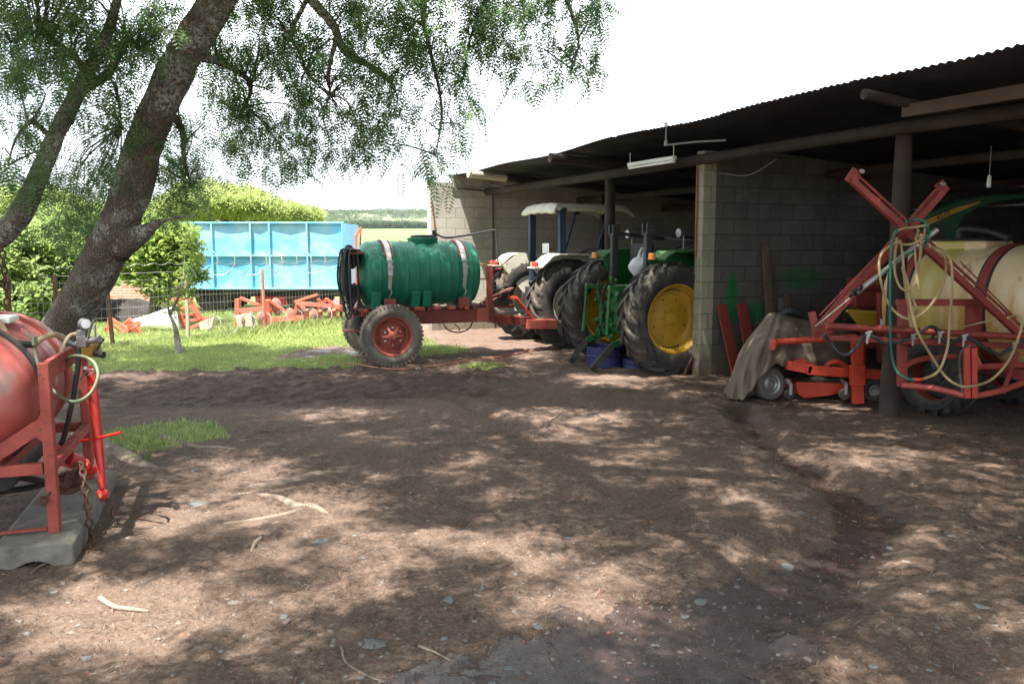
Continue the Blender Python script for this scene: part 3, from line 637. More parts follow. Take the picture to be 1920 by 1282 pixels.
# ------------------------------------------------------------------ chain hanging from the left limb
M_rust = paint('rusty_steel', (.11, .055, .035), (.04, .025, .02), .6, .75, .5, 20, .5)
def chain_links(b, pts, L, r, W):
    pts = crom(pts, 12); tot = sum((pts[i + 1] - pts[i]).length for i in range(len(pts) - 1)); n = max(2, int(tot / (L * .78))); acc = 0; k = 0; seg = 0
    for i in range(n):
        target = tot * (i + .5) / n
        while seg < len(pts) - 2 and acc + (pts[seg + 1] - pts[seg]).length < target: acc += (pts[seg + 1] - pts[seg]).length; seg += 1
        e = pts[seg + 1] - pts[seg]; c = pts[seg] + e * ((target - acc) / e.length); z = e.normalized(); x = z.orthogonal().normalized(); y = z.cross(x)
        a = x if i % 2 else y; lp = []
        for j in range(17):
            th = 2 * PI * j / 16; lp.append(c + z * (L / 2 - r) * math.cos(th) + a * (W / 2) * (math.sin(th)) )
        b.tube(lp, r, 6, 0, False)
ch = thing('hanging_chain', 'rusty long link chain hanging from the bent limb at the left edge', 'chain', tuple(P(15, 640, 7.3)), 0)
b = MB(); chain_links(b, [P(3, 455, 7.3), P(9, 520, 7.3), P(14, 580, 7.3), P(15, 645, 7.3)], .085, .009, .045); b.build('links', M_rust, ch, w=True, sm=True)
# ------------------------------------------------------------------ wheels
M_rubber = paint('dusty_tyre_rubber', (.024, .022, .021), (.11, .085, .064), .72, .8, 0, 3.5, .4, None, .4, .4)
M_rubber2 = paint('road_tyre_rubber', (.10, .088, .075), (.20, .165, .13), .8, .85, 0, 4, .35, None, .4)
M_black = paint('black_rubber_hose', (.018, .018, .019), (.07, .06, .05), .4, .5)
M_steel = paint('bare_steel', (.33, .32, .31), (.14, .10, .07), .5, .4, .8, 9)
M_grease = paint('greasy_black_casting', (.025, .024, .023), (.09, .07, .055), .5, .55, .2, 8, .4)
def ag_tyre(R, rr, w, nl=20, lug=.038, ax=1, mir=1):
    """lugged tractor tyre, axle along local y"""
    b = MB(); hw = w / 2; k = R - lug
    prof = [(rr, -hw * .70), (rr + .02, -hw * .80), (rr + (k - rr) * .35, -hw * 1.0), (rr + (k - rr) * .7, -hw * 1.0), (k - .035, -hw * .88), (k - .008, -hw * .55), (k, 0)]
    prof = prof + [(r, -h) for r, h in reversed(prof[:-1])]
    b.lathe(prof, (0, 0, 0), (0, 1, 0), 56)
    def surf(y):
        a = abs(y) / hw; return k if a < .5 else k - .05 * ((a - .5) / .5) ** 1.6
    for side in (-1, 1):
        for i in range(nl):
            ph0 = 2 * PI * (i + (.5 if side > 0 else 0)) / nl; rows = []
            for s_ in np.linspace(0, 1, 7):
                y = side * hw * (-.05 + 1.07 * s_); ph = ph0 + mir * (.36 * s_ ** .8) * (.75 / R); wd = .020 + .012 * (1 - s_) + .008
                r0 = surf(y) - .012; r1 = surf(y) + lug - (.0 if s_ < .9 else .03)
                if s_ > .95: y = side * hw * 1.0; r0 -= .035; r1 -= .03
                dp = wd / R
                rows.append([(r0, ph - dp * 1.35, y), (r1, ph - dp, y), (r1, ph + dp, y), (r0, ph + dp * 1.35, y)])
            vs = [(r * math.cos(p_), y, r * math.sin(p_)) for row in rows for r, p_, y in row]; fs = []
            for j in range(len(rows) - 1):
                for q in range(3): a_ = j * 4 + q; fs.append((a_, a_ + 1, a_ + 5, a_ + 4))
            fs.append((0, 1, 2, 3)); e = (len(rows) - 1) * 4; fs.append((e + 3, e + 2, e + 1, e)); b.add(vs, fs)
    return b
def road_tyre(R, rr, w, tread=True):
    b = MB(); hw = w / 2
    b.lathe([(rr, -hw * .72), (rr + .012, -hw * .85), (rr + (R - rr) * .45, -hw), (R - .045, -hw * .93), (R - .012, -hw * .78), (R, -hw * .5), (R, hw * .5), (R - .012, hw * .78), (R - .045, hw * .93), (rr + (R - rr) * .45, hw), (rr + .012, hw * .85), (rr, hw * .72)], (0, 0, 0), (0, 1, 0), 48)
    if tread:
        n = 44
        for i in range(n):
            a = 2 * PI * i / n
            for sd in (-1, 1):
                c = Vector((math.cos(a) * (R - .016), sd * hw * .74, math.sin(a) * (R - .016)))
                rot = Matrix.Rotation(-a, 3, 'Y'); b.box(c, (.045, hw * .40, R * 2 * PI / n * .58), rot)
    return b
def tag_part(o, lab): o['label'] = lab; return o
# ------------------------------------------------------------------ green tank trailer
M_red = paint('dull_red_chassis', (.18, .026, .016), (.085, .04, .028), .55, .55, 0, 4, .25, (.10, .05, .035), .3)
M_redlit = paint('lit_red_wheel', (.27, .058, .038), (.13, .06, .045), .5, .6, 0, 6, .2)  # lighter copy of the chassis red, with light put into its colour
M_green = paint('green_poly_tank', (.004, .145, .082), (.03, .12, .075), .35, .38, 0, 2.2, .05, None, .5, .12)
TA = math.radians(21); W0 = G(735, 684)
tr = thing('tank_trailer', 'green ribbed water tank on a red two wheeled trailer hitched to the white tractor', 'trailer', (W0.x, W0.y, hz(W0.x, W0.y) - .01), TA)
TM = ROOTM[tr.name]
ty, tz, trad = .70, 1.30, .475
def tank_prof(x0, x1, r, ribs, rh=.012, dome=.13):
    pr = [(.001, x0 - dome)]
    for a in (.35, .6, .8, .93): pr.append((r * a, x0 - dome * math.sqrt(max(0, 1 - a ** 2.4))))
    pr.append((r * .985, x0 - .02)); pr.append((r, x0 + .01))
    for c in ribs:
        pr += [(r, c - .028), (r + rh, c - .014), (r + rh, c + .014), (r, c + .028)]
    pr += [(r, x1 - .01), (r * .985, x1 + .02)]
    for a in (.93, .8, .6, .35): pr.append((r * a, x1 + dome * math.sqrt(max(0, 1 - a ** 2.4))))
    return pr + [(.001, x1 + dome)]
ribs = [-.08, .17, .31, .47, .63, .79, .95, 1.08, 1.29]
b = MB(); b.lathe(tank_prof(-.20, 1.37, trad, ribs), (0, ty, tz), (1, 0, 0), 56); tank = b.build('tank', M_green, tr, sm=True)
b = MB()
for xx in (-.14, .45, .62, 1.25):
    b.prism([(xx - .07, ty - .36, tz - .50), (xx - .07, ty + .36, tz - .50), (xx - .07, ty + .36, tz - .25), (xx - .07, ty - .42, tz - .25)], (.14, 0, 0))
b.build('tank_foot', M_green, tr, bevel=.02)
b = MB(); b.lathe([(.20, tz + trad - .06), (.23, tz + trad + .03), (.235, tz + trad + .05), (.215, tz + trad + .055), (.001, tz + trad + .055)], (.66, ty, 0), (0, 0, 1), 32); b.build('manway', M_green, tr, sm=True)
b = MB(); b.lathe([(.195, tz + trad + .055), (.195, tz + trad + .085), (.15, tz + trad + .10), (.001, tz + trad + .10)], (.67, ty, 0), (0, 0, 1), 28); b.cyl((.84, ty, tz + trad + .05), (.84, ty, tz + trad + .17), .03, 12); b.build('lid', M_black, tr, sm=True)
def hoop(x, w_, r, a0, a1, th=.006, n=40):
    vs = []; fs = []
    for i in range(n + 1):
        a = a0 + (a1 - a0) * i / n
        for rr in (r, r + th):
            for dx in (-w_ / 2, w_ / 2): vs.append((x + dx, ty + rr * math.sin(a), tz + rr * math.cos(a)))
    for i in range(n):
        o = i * 4
        fs += [(o, o + 1, o + 5, o + 4), (o + 2, o + 6, o + 7, o + 3), (o, o + 4, o + 6, o + 2), (o + 1, o + 3, o + 7, o + 5)]
    return MB().add(vs, fs)
M_strap = paint('galvanised_strap', (.55, .53, .50), (.30, .22, .16), .45, .4, .5, 10)
M_web = paint('pale_webbing', (.42, .40, .33), (.22, .2, .15), .5, .9)
for xs in (.045, 1.175):
    hoop(xs, .085, trad + .013, -1.9, PI * .62 * -1 + PI * .0, .003, 6) if False else None
    st = hoop(xs, .075, trad + .014, -1.15, 2.0).build('strap', M_strap, tr, sm=True)
    hoop(xs - .052, .02, trad + .010, -1.05, 2.0, .016).build('strap_edge', M_redlit, st, sm=True); hoop(xs + .052, .02, trad + .010, -1.05, 2.0, .016).build('strap_edge', M_redlit, st, sm=True)
    def onring(a, r): return Vector((xs, ty + r * math.sin(a), tz + r * math.cos(a)))
    b = MB(); p0, p1 = onring(-1.2, trad + .03), onring(-1.62, trad + .03); b.bar(p0, p1, .07, .03, (0, -1, 0)); b.box((p0 + p1) / 2 + Vector((0, -.02, .02)), (.09, .03, .045)); b.cyl(p0 + Vector((-.05, -.015, 0)), p0 + Vector((.05, -.015, 0)), .012, 8); b.build('buckle', M_steel, st, bevel=.004)
    b = MB(); b.bar(onring(-1.6, trad + .02), onring(-2.02, trad + .012), .05, .008, (0, -1, 0)); b.build('webbing', M_web, st)
    b = MB(); b.tube([onring(-2.0, trad + .02), onring(-2.0, trad + .02) + Vector((.02, -.03, -.06)), onring(-2.0, trad + .02) + Vector((-.01, -.01, -.12)), (xs, ty - trad + .09, tz - .46)], .008, 6, 3); b.build('hook', M_steel, st, sm=True)
    b = MB(); b.box((xs + .01, ty - .40, tz - .43), (.17, .012, .15)); b.box((xs + .01, ty - .36, tz - .51), (.16, .10, .03)); b.build('bracket', M_redlit, tr, bevel=.004)
# chassis
ch_ = MB()
for yy in (.33, 1.07): ch_.box2((-.36, yy - .04, .56), (1.62, yy + .04, .755))
for xx in (-.32, .02, .45, .62, .82, 1.2, 1.58): ch_.box2((xx - .035, .18, .757), (xx + .035, 1.22, .80))
ch_.box2((1.55, .2, .56), (1.63, 1.2, .757)); ch_.build('chassis', M_red, tr, bevel=.006)
for xx, yy in ((.24, .18), (.47, .18), (.72, .18), (.94, .2)):
    b = MB(); b.box((xx, yy - .01, .80), (.10, .16, .045)); b.build('crossmember', M_redlit, tr, bevel=.004)
b = MB(); b.box((1.50, .27, .67), (.24, .05, .20)); b.build('side_plate', M_redlit, tr, bevel=.005)
b = MB(); b.bar((1.62, .98, .60), (2.45, .72, .50), .10, .13); b.bar((1.62, .42, .60), (2.45, .66, .50), .10, .13); b.bar((2.25, .68, .50), (2.42, .68, .50), .2, .14); b.build('drawbar', M_red, tr, bevel=.006)
b = MB(); b.bar((2.30, .60, .475), (2.82, .60, .455), .16, .15); b.build('hitch_box', M_redlit, tr, bevel=.006)
b = MB(); b.tube([(2.02, .55, .90), (2.12, .55, .90), (2.42, .57, .56)], [.028, .028, .022], 8); b.box((2.05, .55, .90), (.13, .05, .05)); b.build('jack_lever', paint('fresh_red', (.45, .05, .025), (.15, .05, .03), .3, .45), tr, sm=True)
b = MB(); b.box2((1.50, .12, .76), (1.58, .19, 1.42)); b.build('post', M_red, tr, bevel=.004)
b = MB(); b.cyl((0, -.12, .43), (0, 1.55, .43), .05, 14); b.bar((0, .33, .40), (0, .33, .58), .10, .07, (1, 0, 0)); b.bar((0, 1.07, .40), (0, 1.07, .58), .10, .07, (1, 0, 0)); b.build('axle', M_red, tr)
def truck_wheel(y, face):
    s_ = face
    hub = MB(); hub.lathe([(.001, s_ * .15), (.034, s_ * .15), (.036, s_ * .115), (.06, s_ * .11), (.065, s_ * .06), (.11, s_ * .05)], (0, 0, 0), (0, 1, 0), 24)
    for i in range(6):
        a = 2 * PI * i / 6; hub.bar((math.cos(a) * .05, s_ * .085, math.sin(a) * .05), (math.cos(a) * .15, s_ * .055, math.sin(a) * .15), .03, .045, (0, 1, 0))
    wh = hub.build('wheel', M_redlit, tr, loc=(0, y, .435), sm=True)
    road_tyre(.44, .265, .24).build('tyre', M_rubber2, wh, sm=True)
    r = MB(); r.lathe([(.268, s_ * .105), (.285, s_ * .11), (.285, s_ * .098), (.258, s_ * .09), (.245, s_ * .03), (.20, s_ * .005), (.185, s_ * .03), (.13, s_ * .055), (.05, s_ * .05), (.001, s_ * .05)], (0, 0, 0), (0, 1, 0), 40)
    r.lathe([(.268, -s_ * .105), (.255, -s_ * .05), (.235, s_ * .0), (.2, s_ * .0)], (0, 0, 0), (0, 1, 0), 40); r.build('rim', M_redlit, wh, sm=True)
    nb = MB()
    for i in range(6):
        a = 2 * PI * (i + .5) / 6; nb.cyl((math.cos(a) * .125, s_ * .05, math.sin(a) * .125), (math.cos(a) * .125, s_ * .085, math.sin(a) * .125), .017, 6); nb.cyl((math.cos(a) * .125, s_ * .085, math.sin(a) * .125), (math.cos(a) * .125, s_ * .10, math.sin(a) * .125), .009, 6)
    nb.build('wheel_nuts', M_steel, wh)
    dk = MB()
    for i in range(4):
        a = 2 * PI * (i + .3) / 4; c = Vector((math.cos(a) * .215, s_ * .012, math.sin(a) * .215)); t_ = Vector((-math.sin(a), 0, math.cos(a)))
        dk.bar(c - t_ * .045, c + t_ * .045, .02, .012, (0, 1, 0))
    dk.build('rim_slots', M_grease, wh)
truck_wheel(.0, -1); truck_wheel(1.42, 1)
# coil of black hose at the rear
b = MB()
for k in range(17):
    o = rng.normal(size=3) * .022; yy = ty - .34 + .030 * k; top_ = 1.66 + rng.normal() * .025; bot = .72 + abs(rng.normal()) * .18 - (.1 if k % 4 == 0 else 0)
    x_ = -.47 + o[0]
    b.tube([(x_ + .07, yy, top_ - .25), (x_ + .05, yy, top_ - .05), (x_, yy - .015, top_), (x_ - .055, yy, top_ - .06), (x_ - .07 + o[1], yy + o[2], 1.25), (x_ - .05, yy + .01, bot + .12), (x_, yy, bot), (x_ + .05, yy + .01, bot + .12), (x_ + .06, yy, 1.15)], .0155, 7, 5)
b.build('hose_coil', M_black, tr, sm=True)
b = MB(); b.box2((-.345, ty - .03, .76), (-.30, ty + .03, 1.66)); b.box2((-.50, ty - .36, 1.59), (-.30, ty + .36, 1.62)); b.build('hose_rack', M_red, tr, bevel=.004)
b = MB(); b.cyl((-.42, .30, .52), (-.42, .30, .70), .075, 18); b.build('bucket', M_grease, tr, sm=True)
b = MB(); b.box2((-.62, .16, .50), (-.32, .46, .515)); b.bar((-.42, .33, .51), (-.26, .33, .66), .03, .03); b.build('step_plate', M_redlit, tr)
b = MB(); b.tube([(-.36, .24, .56), (-.36, .10, .52), (-.1, .10, .52)], .01, 6); b.build('stay', M_red, tr)
# spray pipe over the tank, pump, coils
b = MB(); b.tube([(.86, ty, tz + trad + .12), (1.0, ty - .03, tz + trad + .06), (1.25, ty - .05, tz + trad + .08), (1.55, .5, tz + trad + .14), (1.70, .42, tz + trad + .17), (1.735, .40, tz + trad + .13), (1.75, .36, 1.5), (1.76, .34, 1.42)], .0145, 8, 4); b.build('overhead_pipe', M_black, tr, sm=True)
M_brass = paint('brass_pipe', (.36, .22, .06), (.15, .09, .04), .4, .45, .6)
for k, pts in enumerate(([(1.45, .35, 1.42), (1.78, .34, 1.47)], [(1.78, .34, 1.47), (1.86, .32, 1.32), (1.84, .32, 1.22), (1.78, .34, .92)], [(1.45, .4, 1.20), (1.66, .38, 1.23)])):
    b = MB(); b.tube(pts, .011, 6); b.build('fuel_pipe', M_brass, tr, sm=True)
b = MB(); b.lathe([(.001, -.16), (.09, -.16), (.11, -.12), (.11, .12), (.09, .16), (.04, .17), (.04, .24), (.001, .24)], (1.86, .62, .99), (.2, -1, .1), 20)
b.box((1.86, .72, .84), (.30, .34, .10)); b.box((2.0, .8, 1.0), (.16, .18, .2)); b.cyl((1.75, .55, 1.05), (1.75, .55, 1.16), .04, 10); b.build('pump', M_grease, tr, sm=True, bevel=.01)
b = MB(); b.bar((1.62, .7, .78), (2.1, .7, .76), .3, .04); b.build('pump_shelf', M_red, tr, bevel=.004)
M_pink = paint('faded_pink_hose', (.42, .17, .12), (.22, .12, .09), .5, .55)
b = MB(); pts = []
for i in range(40):
    a = 2 * PI * i / 14.5; R_ = .22 + .012 * math.sin(i * 1.3); pts.append((1.66 + R_ * 1.0 * math.cos(a) + .004 * i, .40 - .12 * math.sin(a), .90 + .09 * math.cos(a) + .055 * math.sin(a) + .0018 * i))
b.tube(pts, .014, 7, 2); b.build('pink_hose', M_pink, tr, sm=True)
b = MB(); b.tube([(.85, .28, .56), (.92, .26, .46), (1.08, .25, .42), (1.25, .27, .47), (1.32, .3, .57)], .011, 6, 6); b.tube([(1.02, .27, .55), (1.1, .26, .47), (1.1, .3, .44)], .008, 6, 5); b.build('slack_cable', M_black, tr, sm=True)
# ------------------------------------------------------------------ tractors in the shed
M_cream = paint('cream_white_paint', (.62, .60, .50), (.30, .23, .14), .42, .45, 0, 3.5, .15, (.30, .17, .07), .15, .15)
M_blue = paint('dark_blue_frame', (.016, .032, .075), (.05, .045, .04), .4, .5)
M_jgreen = paint('tractor_green', (.008, .085, .016), (.05, .055, .03), .45, .42, 0, 4, .2, None, .5, .2)
M_jyel = paint('tractor_yellow', (.40, .225, .014), (.24, .15, .05), .45, .42, 0, 3, .12, None, .2)
M_lens = paint('red_lamp_lens', (.42, .02, .03), (.15, .03, .03), .2, .25)
M_amber = paint('amber_lens', (.5, .16, .02), (.2, .08, .03), .2, .25)
M_plastic = paint('black_plastic', (.02, .02, .021), (.07, .06, .05), .4, .5)
def disc_wheel(root, x, y, z, R, rr, w, face, rim_mat, disc_mat, offs=.05, nl=20, tyre_mat=None):
    s_ = face; ro = w * .36
    hub = MB(); hub.lathe([(.001, s_ * (offs + .05)), (.06, s_ * (offs + .05)), (.075, s_ * (offs + .03)), (.09, s_ * offs)], (0, 0, 0), (0, 1, 0), 24)
    for i in range(8):
        a = 2 * PI * i / 8; hub.cyl((math.cos(a) * .125, s_ * (offs - .01), math.sin(a) * .125), (math.cos(a) * .125, s_ * (offs + .022), math.sin(a) * .125), .017, 6)
    wh = hub.build('wheel', disc_mat if rim_mat is disc_mat else M_steel, root, loc=(x, y, z), sm=True)
    ag_tyre(R, rr, w, nl, mir=1).build('tyre', tyre_mat or M_rubber, wh, sm=True)
    r = MB(); r.lathe([(rr + .012, s_ * ro), (rr + .022, s_ * (ro + .012)), (rr - .002, s_ * (ro + .014)), (rr - .012, s_ * (ro - .01)), (rr - .03, s_ * (ro - .05)), (rr - .045, s_ * (ro - .06)), (rr - .045, -s_ * (ro - .06)), (rr - .03, -s_ * (ro - .05)), (rr - .01, -s_ * ro), (rr + .02, -s_ * (ro + .012))], (0, 0, 0), (0, 1, 0), 56)
    r.build('rim', rim_mat, wh, sm=True)
    d = MB(); d.lathe([(.001, s_ * offs), (.17, s_ * offs), (.19, s_ * (offs - .012)), (rr * .72, s_ * (offs - .03)), (rr * .80, s_ * (offs + .01)), (rr - .04, s_ * (offs + .02))], (0, 0, 0), (0, 1, 0), 56); d.build('wheel_disc', disc_mat, wh, sm=True)
    h = MB()
    for i in range(8):
        a = 2 * PI * (i + .5) / 8; c = Vector((math.cos(a) * rr * .60, s_ * (offs - .02), math.sin(a) * rr * .60)); h.cyl(c, c + Vector((0, s_ * .006, 0)), .011, 8)
    for i in (1, 3):
        for a0 in np.linspace(-.32, .32, 6):
            a = i * PI / 2 + a0; c = Vector((math.cos(a) * rr * .86, s_ * (offs + .018), math.sin(a) * rr * .86)); h.box(c, (.035, .01, .018), Matrix.Rotation(-a + PI / 2, 3, 'Y'))
    h.build('bolt_holes', M_grease, wh)
    return wh
# white tractor with a canopy
wc = Vector((.62, 14.35, 0))
wt = thing('canopy_tractor', 'cream tractor with a white ribbed canopy on blue posts, parked nose in', 'tractor', (wc.x, wc.y, hz(wc.x, wc.y)), SA)
for y, f in ((-.76, -1), (.76, 1)): disc_wheel(wt, 0, y, .73, .74, .37, .40, f, M_cream, M_cream, .04)
b = MB(); b.box2((-.30, -.30, .42), (.9, .30, .98)); b.box2((-.22, -.62, .60), (.22, .62, .86)); b.cyl((-.36, 0, .62), (-.3, 0, .62), .10, 16); b.box2((.9, -.22, .5), (2.1, .22, .9)); b.build('transmission', M_grease, wt, bevel=.02)
def fender(sgn):
    yo, yi = sgn * .99, sgn * .58; b = MB()
    prof = [(.55, 1.02), (.52, 1.50), (.42, 1.545), (-.28, 1.56), (-.42, 1.52), (-.62, 1.36)]
    lo, hi = (yi, yo) if yi < yo else (yo, yi)
    for (x0, z0), (x1, z1) in zip(prof[:-1], prof[1:]):
        b.prism([(x0, lo, z0), (x1, lo, z1), (x1, lo, z1 - .022), (x0, lo, z0 - .022)], (0, hi - lo, 0))
    o = b.build('fender', M_cream, wt, bevel=.006)
    b = MB(); b.prism([(.55, yi, 1.50), (.30, yi, 1.54), (-.30, yi, 1.54), (-.60, yi, 1.33), (-.30, yi, .98), (-.06, yi, .70), (.10, yi, .72), (.3, yi, 1.0)], (0, sgn * .018, 0)); b.build('skirt', M_cream, o, bevel=.003)
    b = MB(); b.box((-.66, sgn * .80, 1.335), (.14, .26, .018)); b.build('lamp_shelf', M_cream, o)
    b = MB(); b.box((-.67, sgn * .84, 1.385), (.07, .10, .08)); b.build('tail_lamp', M_lens, o, bevel=.008)
    b = MB(); b.box((-.66, sgn * .72, 1.385), (.06, .07, .08)); b.build('indicator', M_amber if sgn < 0 else M_lens, o, bevel=.008)
fender(1); fender(-1)
b = MB(); b.box2((-.10, -.57, 1.02), (.5, .57, 1.06)); b.box2((.02, -.25, 1.06), (.42, .25, 1.28)); b.box2((-.04, -.25, 1.28), (.06, .25, 1.50)); b.build('seat', M_plastic, wt, bevel=.03)
for y, pts in ((.56, [(-.02, .56, 1.0), (-.02, .56, 2.28)]), (-.56, [(-.02, -.56, 1.0), (-.04, -.56, 2.28)])):
    b = MB(); b.bar(pts[0], pts[1], .075, .12, (1, 0, 0)); b.build('canopy_post', M_blue, wt, bevel=.008)
for y in (-.56, .56):
    b = MB(); b.tube([(.62, y, 1.5), (.82, y, 2.15), (.85, y, 2.26), (.95, y, 2.28)], .026, 8, 3); b.build('canopy_strut', M_blue, wt, sm=True)
b = MB(); xs = np.linspace(-.34, 1.40, 40); ys = np.linspace(-.6, .6, 67); X, Y = np.meshgrid(xs, ys, indexing='ij')
edge = np.clip((-.06 - X) / .28, 0, 1); sd_ = np.clip((np.abs(Y) - .52) / .08, 0, 1)
Z = 2.40 - .025 * (Y / .6) ** 2 - np.maximum(.17 * edge ** 2.2, .10 * sd_ ** 1.6) + .02 * np.abs(np.cos(Y / 1.2 * PI * 4)) ** .6 * np.clip(edge * 3, 0, 1) - .1 * np.clip((X - 1.15) / .25, 0, 1) ** 1.6
X = X + edge * .12
ix = np.arange(X.size).reshape(X.shape); fq = np.stack([ix[:-1, :-1], ix[1:, :-1], ix[1:, 1:], ix[:-1, 1:]], -1).reshape(-1, 4)
o = big_mesh('canopy', np.stack([X, Y, Z], -1).reshape(-1, 3), fq, M_cream, wt, sm=True); q = o.modifiers.new('thick', 'SOLIDIFY'); q.thickness = .04
b = MB(); b.box2((-.06, -.6, 2.25), (.04, .6, 2.31)); b.build('canopy_beam', M_blue, wt, bevel=.006)
b = MB(); b.prism([(.95, -.33, .9), (2.25, -.33, .9), (2.3, -.33, 1.3), (2.1, -.33, 1.38), (.95, -.33, 1.5)], (0, .66, 0)); b.build('bonnet', M_cream, wt, bevel=.04)
b = MB(); b.tube([(.62, 0, 1.2), (.78, 0, 1.52)], .02, 8); b.torus((.76, 0, 1.55), .19, .014, (-.45, 0, .9), 28, 8); b.build('steering_wheel', M_plastic, wt, sm=True)
b = MB(); b.box((-.12, -.15, 1.64), (.008, .24, .17)); b.build('number_board', M_white, wt, bevel=.004)
for y in (-.3, .3):
    b = MB(); b.bar((-.1, y, .55), (-.75, y * 1.15, .50), .03, .06); b.build('lower_link', M_grease, wt)
for y, f in ((-.72, -1), (.72, 1)): disc_wheel(wt, 2.1, y, .40, .40, .22, .24, f, M_cream, M_cream, .03, 16)
# green tractor
gc = Vector((1.76, 11.64, 0))
gt = thing('yellow_rim_tractor', 'green tractor with yellow wheel rims and folded black roll bar, parked beside the pier', 'tractor', (gc.x, gc.y, hz(gc.x, gc.y)), SA)
for y, f in ((-.80, -1), (.80, 1)): disc_wheel(gt, -.02, y, .725, .745, .445, .42, f, M_jyel, M_jyel, .02)
b = MB(); b.box2((-.32, -.24, .45), (.6, .24, 1.02)); b.cyl((0, -.62, .72), (0, .62, .72), .13, 20, .13); b.box2((-.42, -.17, .52), (-.32, .17, .92)); b.box2((-.30, -.20, 1.02), (.2, .2, 1.14)); b.build('gearbox', M_jgreen, gt, bevel=.025)
b = MB()
for k in range(60):
    c = Vector((-.36 - .10 * rng.random(), rng.uniform(-.34, .34), rng.uniform(.42, 1.22))); s3 = (rng.uniform(.03, .10), rng.uniform(.04, .12), rng.uniform(.03, .12))
    if k % 2: b.box(c, s3, Matrix.Rotation(rng.uniform(-.5, .5), 3, 'X'))
    else: b.cyl(c, c + Vector((rng.uniform(-.10, -.02), rng.normal() * .04, rng.normal() * .06)), rng.uniform(.015, .04), 10)
b.build('hitch_castings', M_jgreen, gt, bevel=.006)
b = MB()
for k in range(9):
    c = Vector((-.46, rng.uniform(-.22, .22), rng.uniform(.55, 1.2))); b.cyl(c, c + Vector((-.06, 0, .01)), rng.uniform(.012, .026), 10)
b.tube([(-.44, .1, 1.12), (-.55, .12, 1.2), (-.6, .05, 1.05), (-.5, .0, .8)], .012, 6, 5); b.tube([(-.44, -.1, 1.15), (-.58, -.1, 1.15), (-.6, -.04, .9), (-.45, 0, .62)], .01, 6, 5); b.build('hydraulic_couplers', M_grease, gt, sm=True)
for y in (-.30, .30):
    b = MB(); b.bar((-.1, y, 1.08), (-.66, y, 1.12), .06, .07); b.build('lift_arm', M_jgreen, gt, bevel=.01)
    b = MB(); b.tube([(-.64, y, 1.12), (-.68, y * 1.05, .48)], [.018, .028], 8); b.build('lift_rod', M_jgreen, gt, sm=True)
for y, e in ((.34, (-.78, .46, .06)), (-.34, (-.86, -.28, .05))):
    b = MB(); b.bar((-.05, y * .8, .52), (-.62, y, .34), .035, .08); b.build('lower_link', M_jgreen, gt, bevel=.006)
    b = MB(); m_ = Vector((-.60, y, .35)); b.bar(m_, e, .03, .085); b.cyl(Vector(e) + Vector((0, -.03, 0)), Vector(e) + Vector((0, .03, 0)), .05, 12); b.build('link_end', M_grease, gt, bevel=.005)
for sgn in (-1, 1):
    b = MB(); prof = [(.62, 1.2), (.55, 1.55), (.35, 1.64), (-.05, 1.62), (-.22, 1.52)]; lo = min(sgn * .56, sgn * .95)
    for (x0, z0), (x1, z1) in zip(prof[:-1], prof[1:]): b.prism([(x0, lo, z0), (x1, lo, z1), (x1, lo, z1 - .03), (x0, lo, z0 - .03)], (0, .39, 0))
    b.prism([(.60, sgn * .56, 1.55), (-.05, sgn * .56, 1.62), (-.22, sgn * .56, 1.5), (.0, sgn * .56, 1.05), (.5, sgn * .56, 1.0)], (0, sgn * .02, 0)); f_ = b.build('fender', M_jgreen, gt, bevel=.012)
    b = MB(); b.box((-.26, sgn * .72, 1.54), (.05, .11, .09)); b.build('tail_lamp', M_amber, f_, bevel=.012)
    b = MB(); b.bar((-.12, sgn * .42, .95), (-.12, sgn * .42, 1.86), .075, .10, (1, 0, 0)); rp = b.build('roll_bar', M_plastic, gt, bevel=.01)
    b = MB(); b.box((-.12, sgn * .42 + .05, 1.90), (.12, .03, .16)); b.box((-.12, sgn * .42 - .05, 1.90), (.12, .03, .16)); b.cyl((-.12, sgn * .42 - .09, 1.93), (-.12, sgn * .42 + .09, 1.93), .02, 10); b.build('pivot', M_plastic, rp, bevel=.006)
    b = MB(); c = Vector((.3, sgn * .62, 1.85)); b.lathe([(.001, 0), (.04, 0), (.06, -.05), (.06, -.07), (.001, -.07)], c, (1, 0, 0), 16); b.cyl(c + Vector((.02, 0, 0)), c + Vector((.02, 0, -.22)), .01, 6); b.build('work_lamp', M_steel, f_, sm=True)
b = MB(); b.bar((-.10, -.40, 1.86), (.75, -.40, 1.78), .05, .05); b.bar((-.10, .40, 1.86), (.75, .40, 1.78), .05, .05); b.bar((.75, -.40, 1.78), (.75, .40, 1.78), .05, .05); b.build('folded_bar', M_plastic, gt, bevel=.008)
b = MB(); b.box2((.1, -.24, 1.2), (.5, .24, 1.34)); b.box2((.02, -.24, 1.34), (.12, .24, 1.72)); b.build('seat', M_plastic, gt, bevel=.04)
b = MB(); b.prism([(.95, -.32, .85), (2.3, -.32, .85), (2.4, -.32, 1.25), (2.2, -.32, 1.36), (.95, -.32, 1.58)], (0, .64, 0)); b.build('bonnet', M_jgreen, gt, bevel=.05)
b = MB(); b.torus((.78, 0, 1.62), .20, .015, (-.45, 0, .9), 28, 8); b.tube([(.8, 0, 1.6), (.95, 0, 1.3)], .02, 8); b.build('steering_wheel', M_plastic, gt, sm=True)
for y, f in ((-.76, -1), (.76, 1)): disc_wheel(gt, 2.1, y, .42, .42, .24, .26, f, M_jyel, M_jyel, .03, 16)
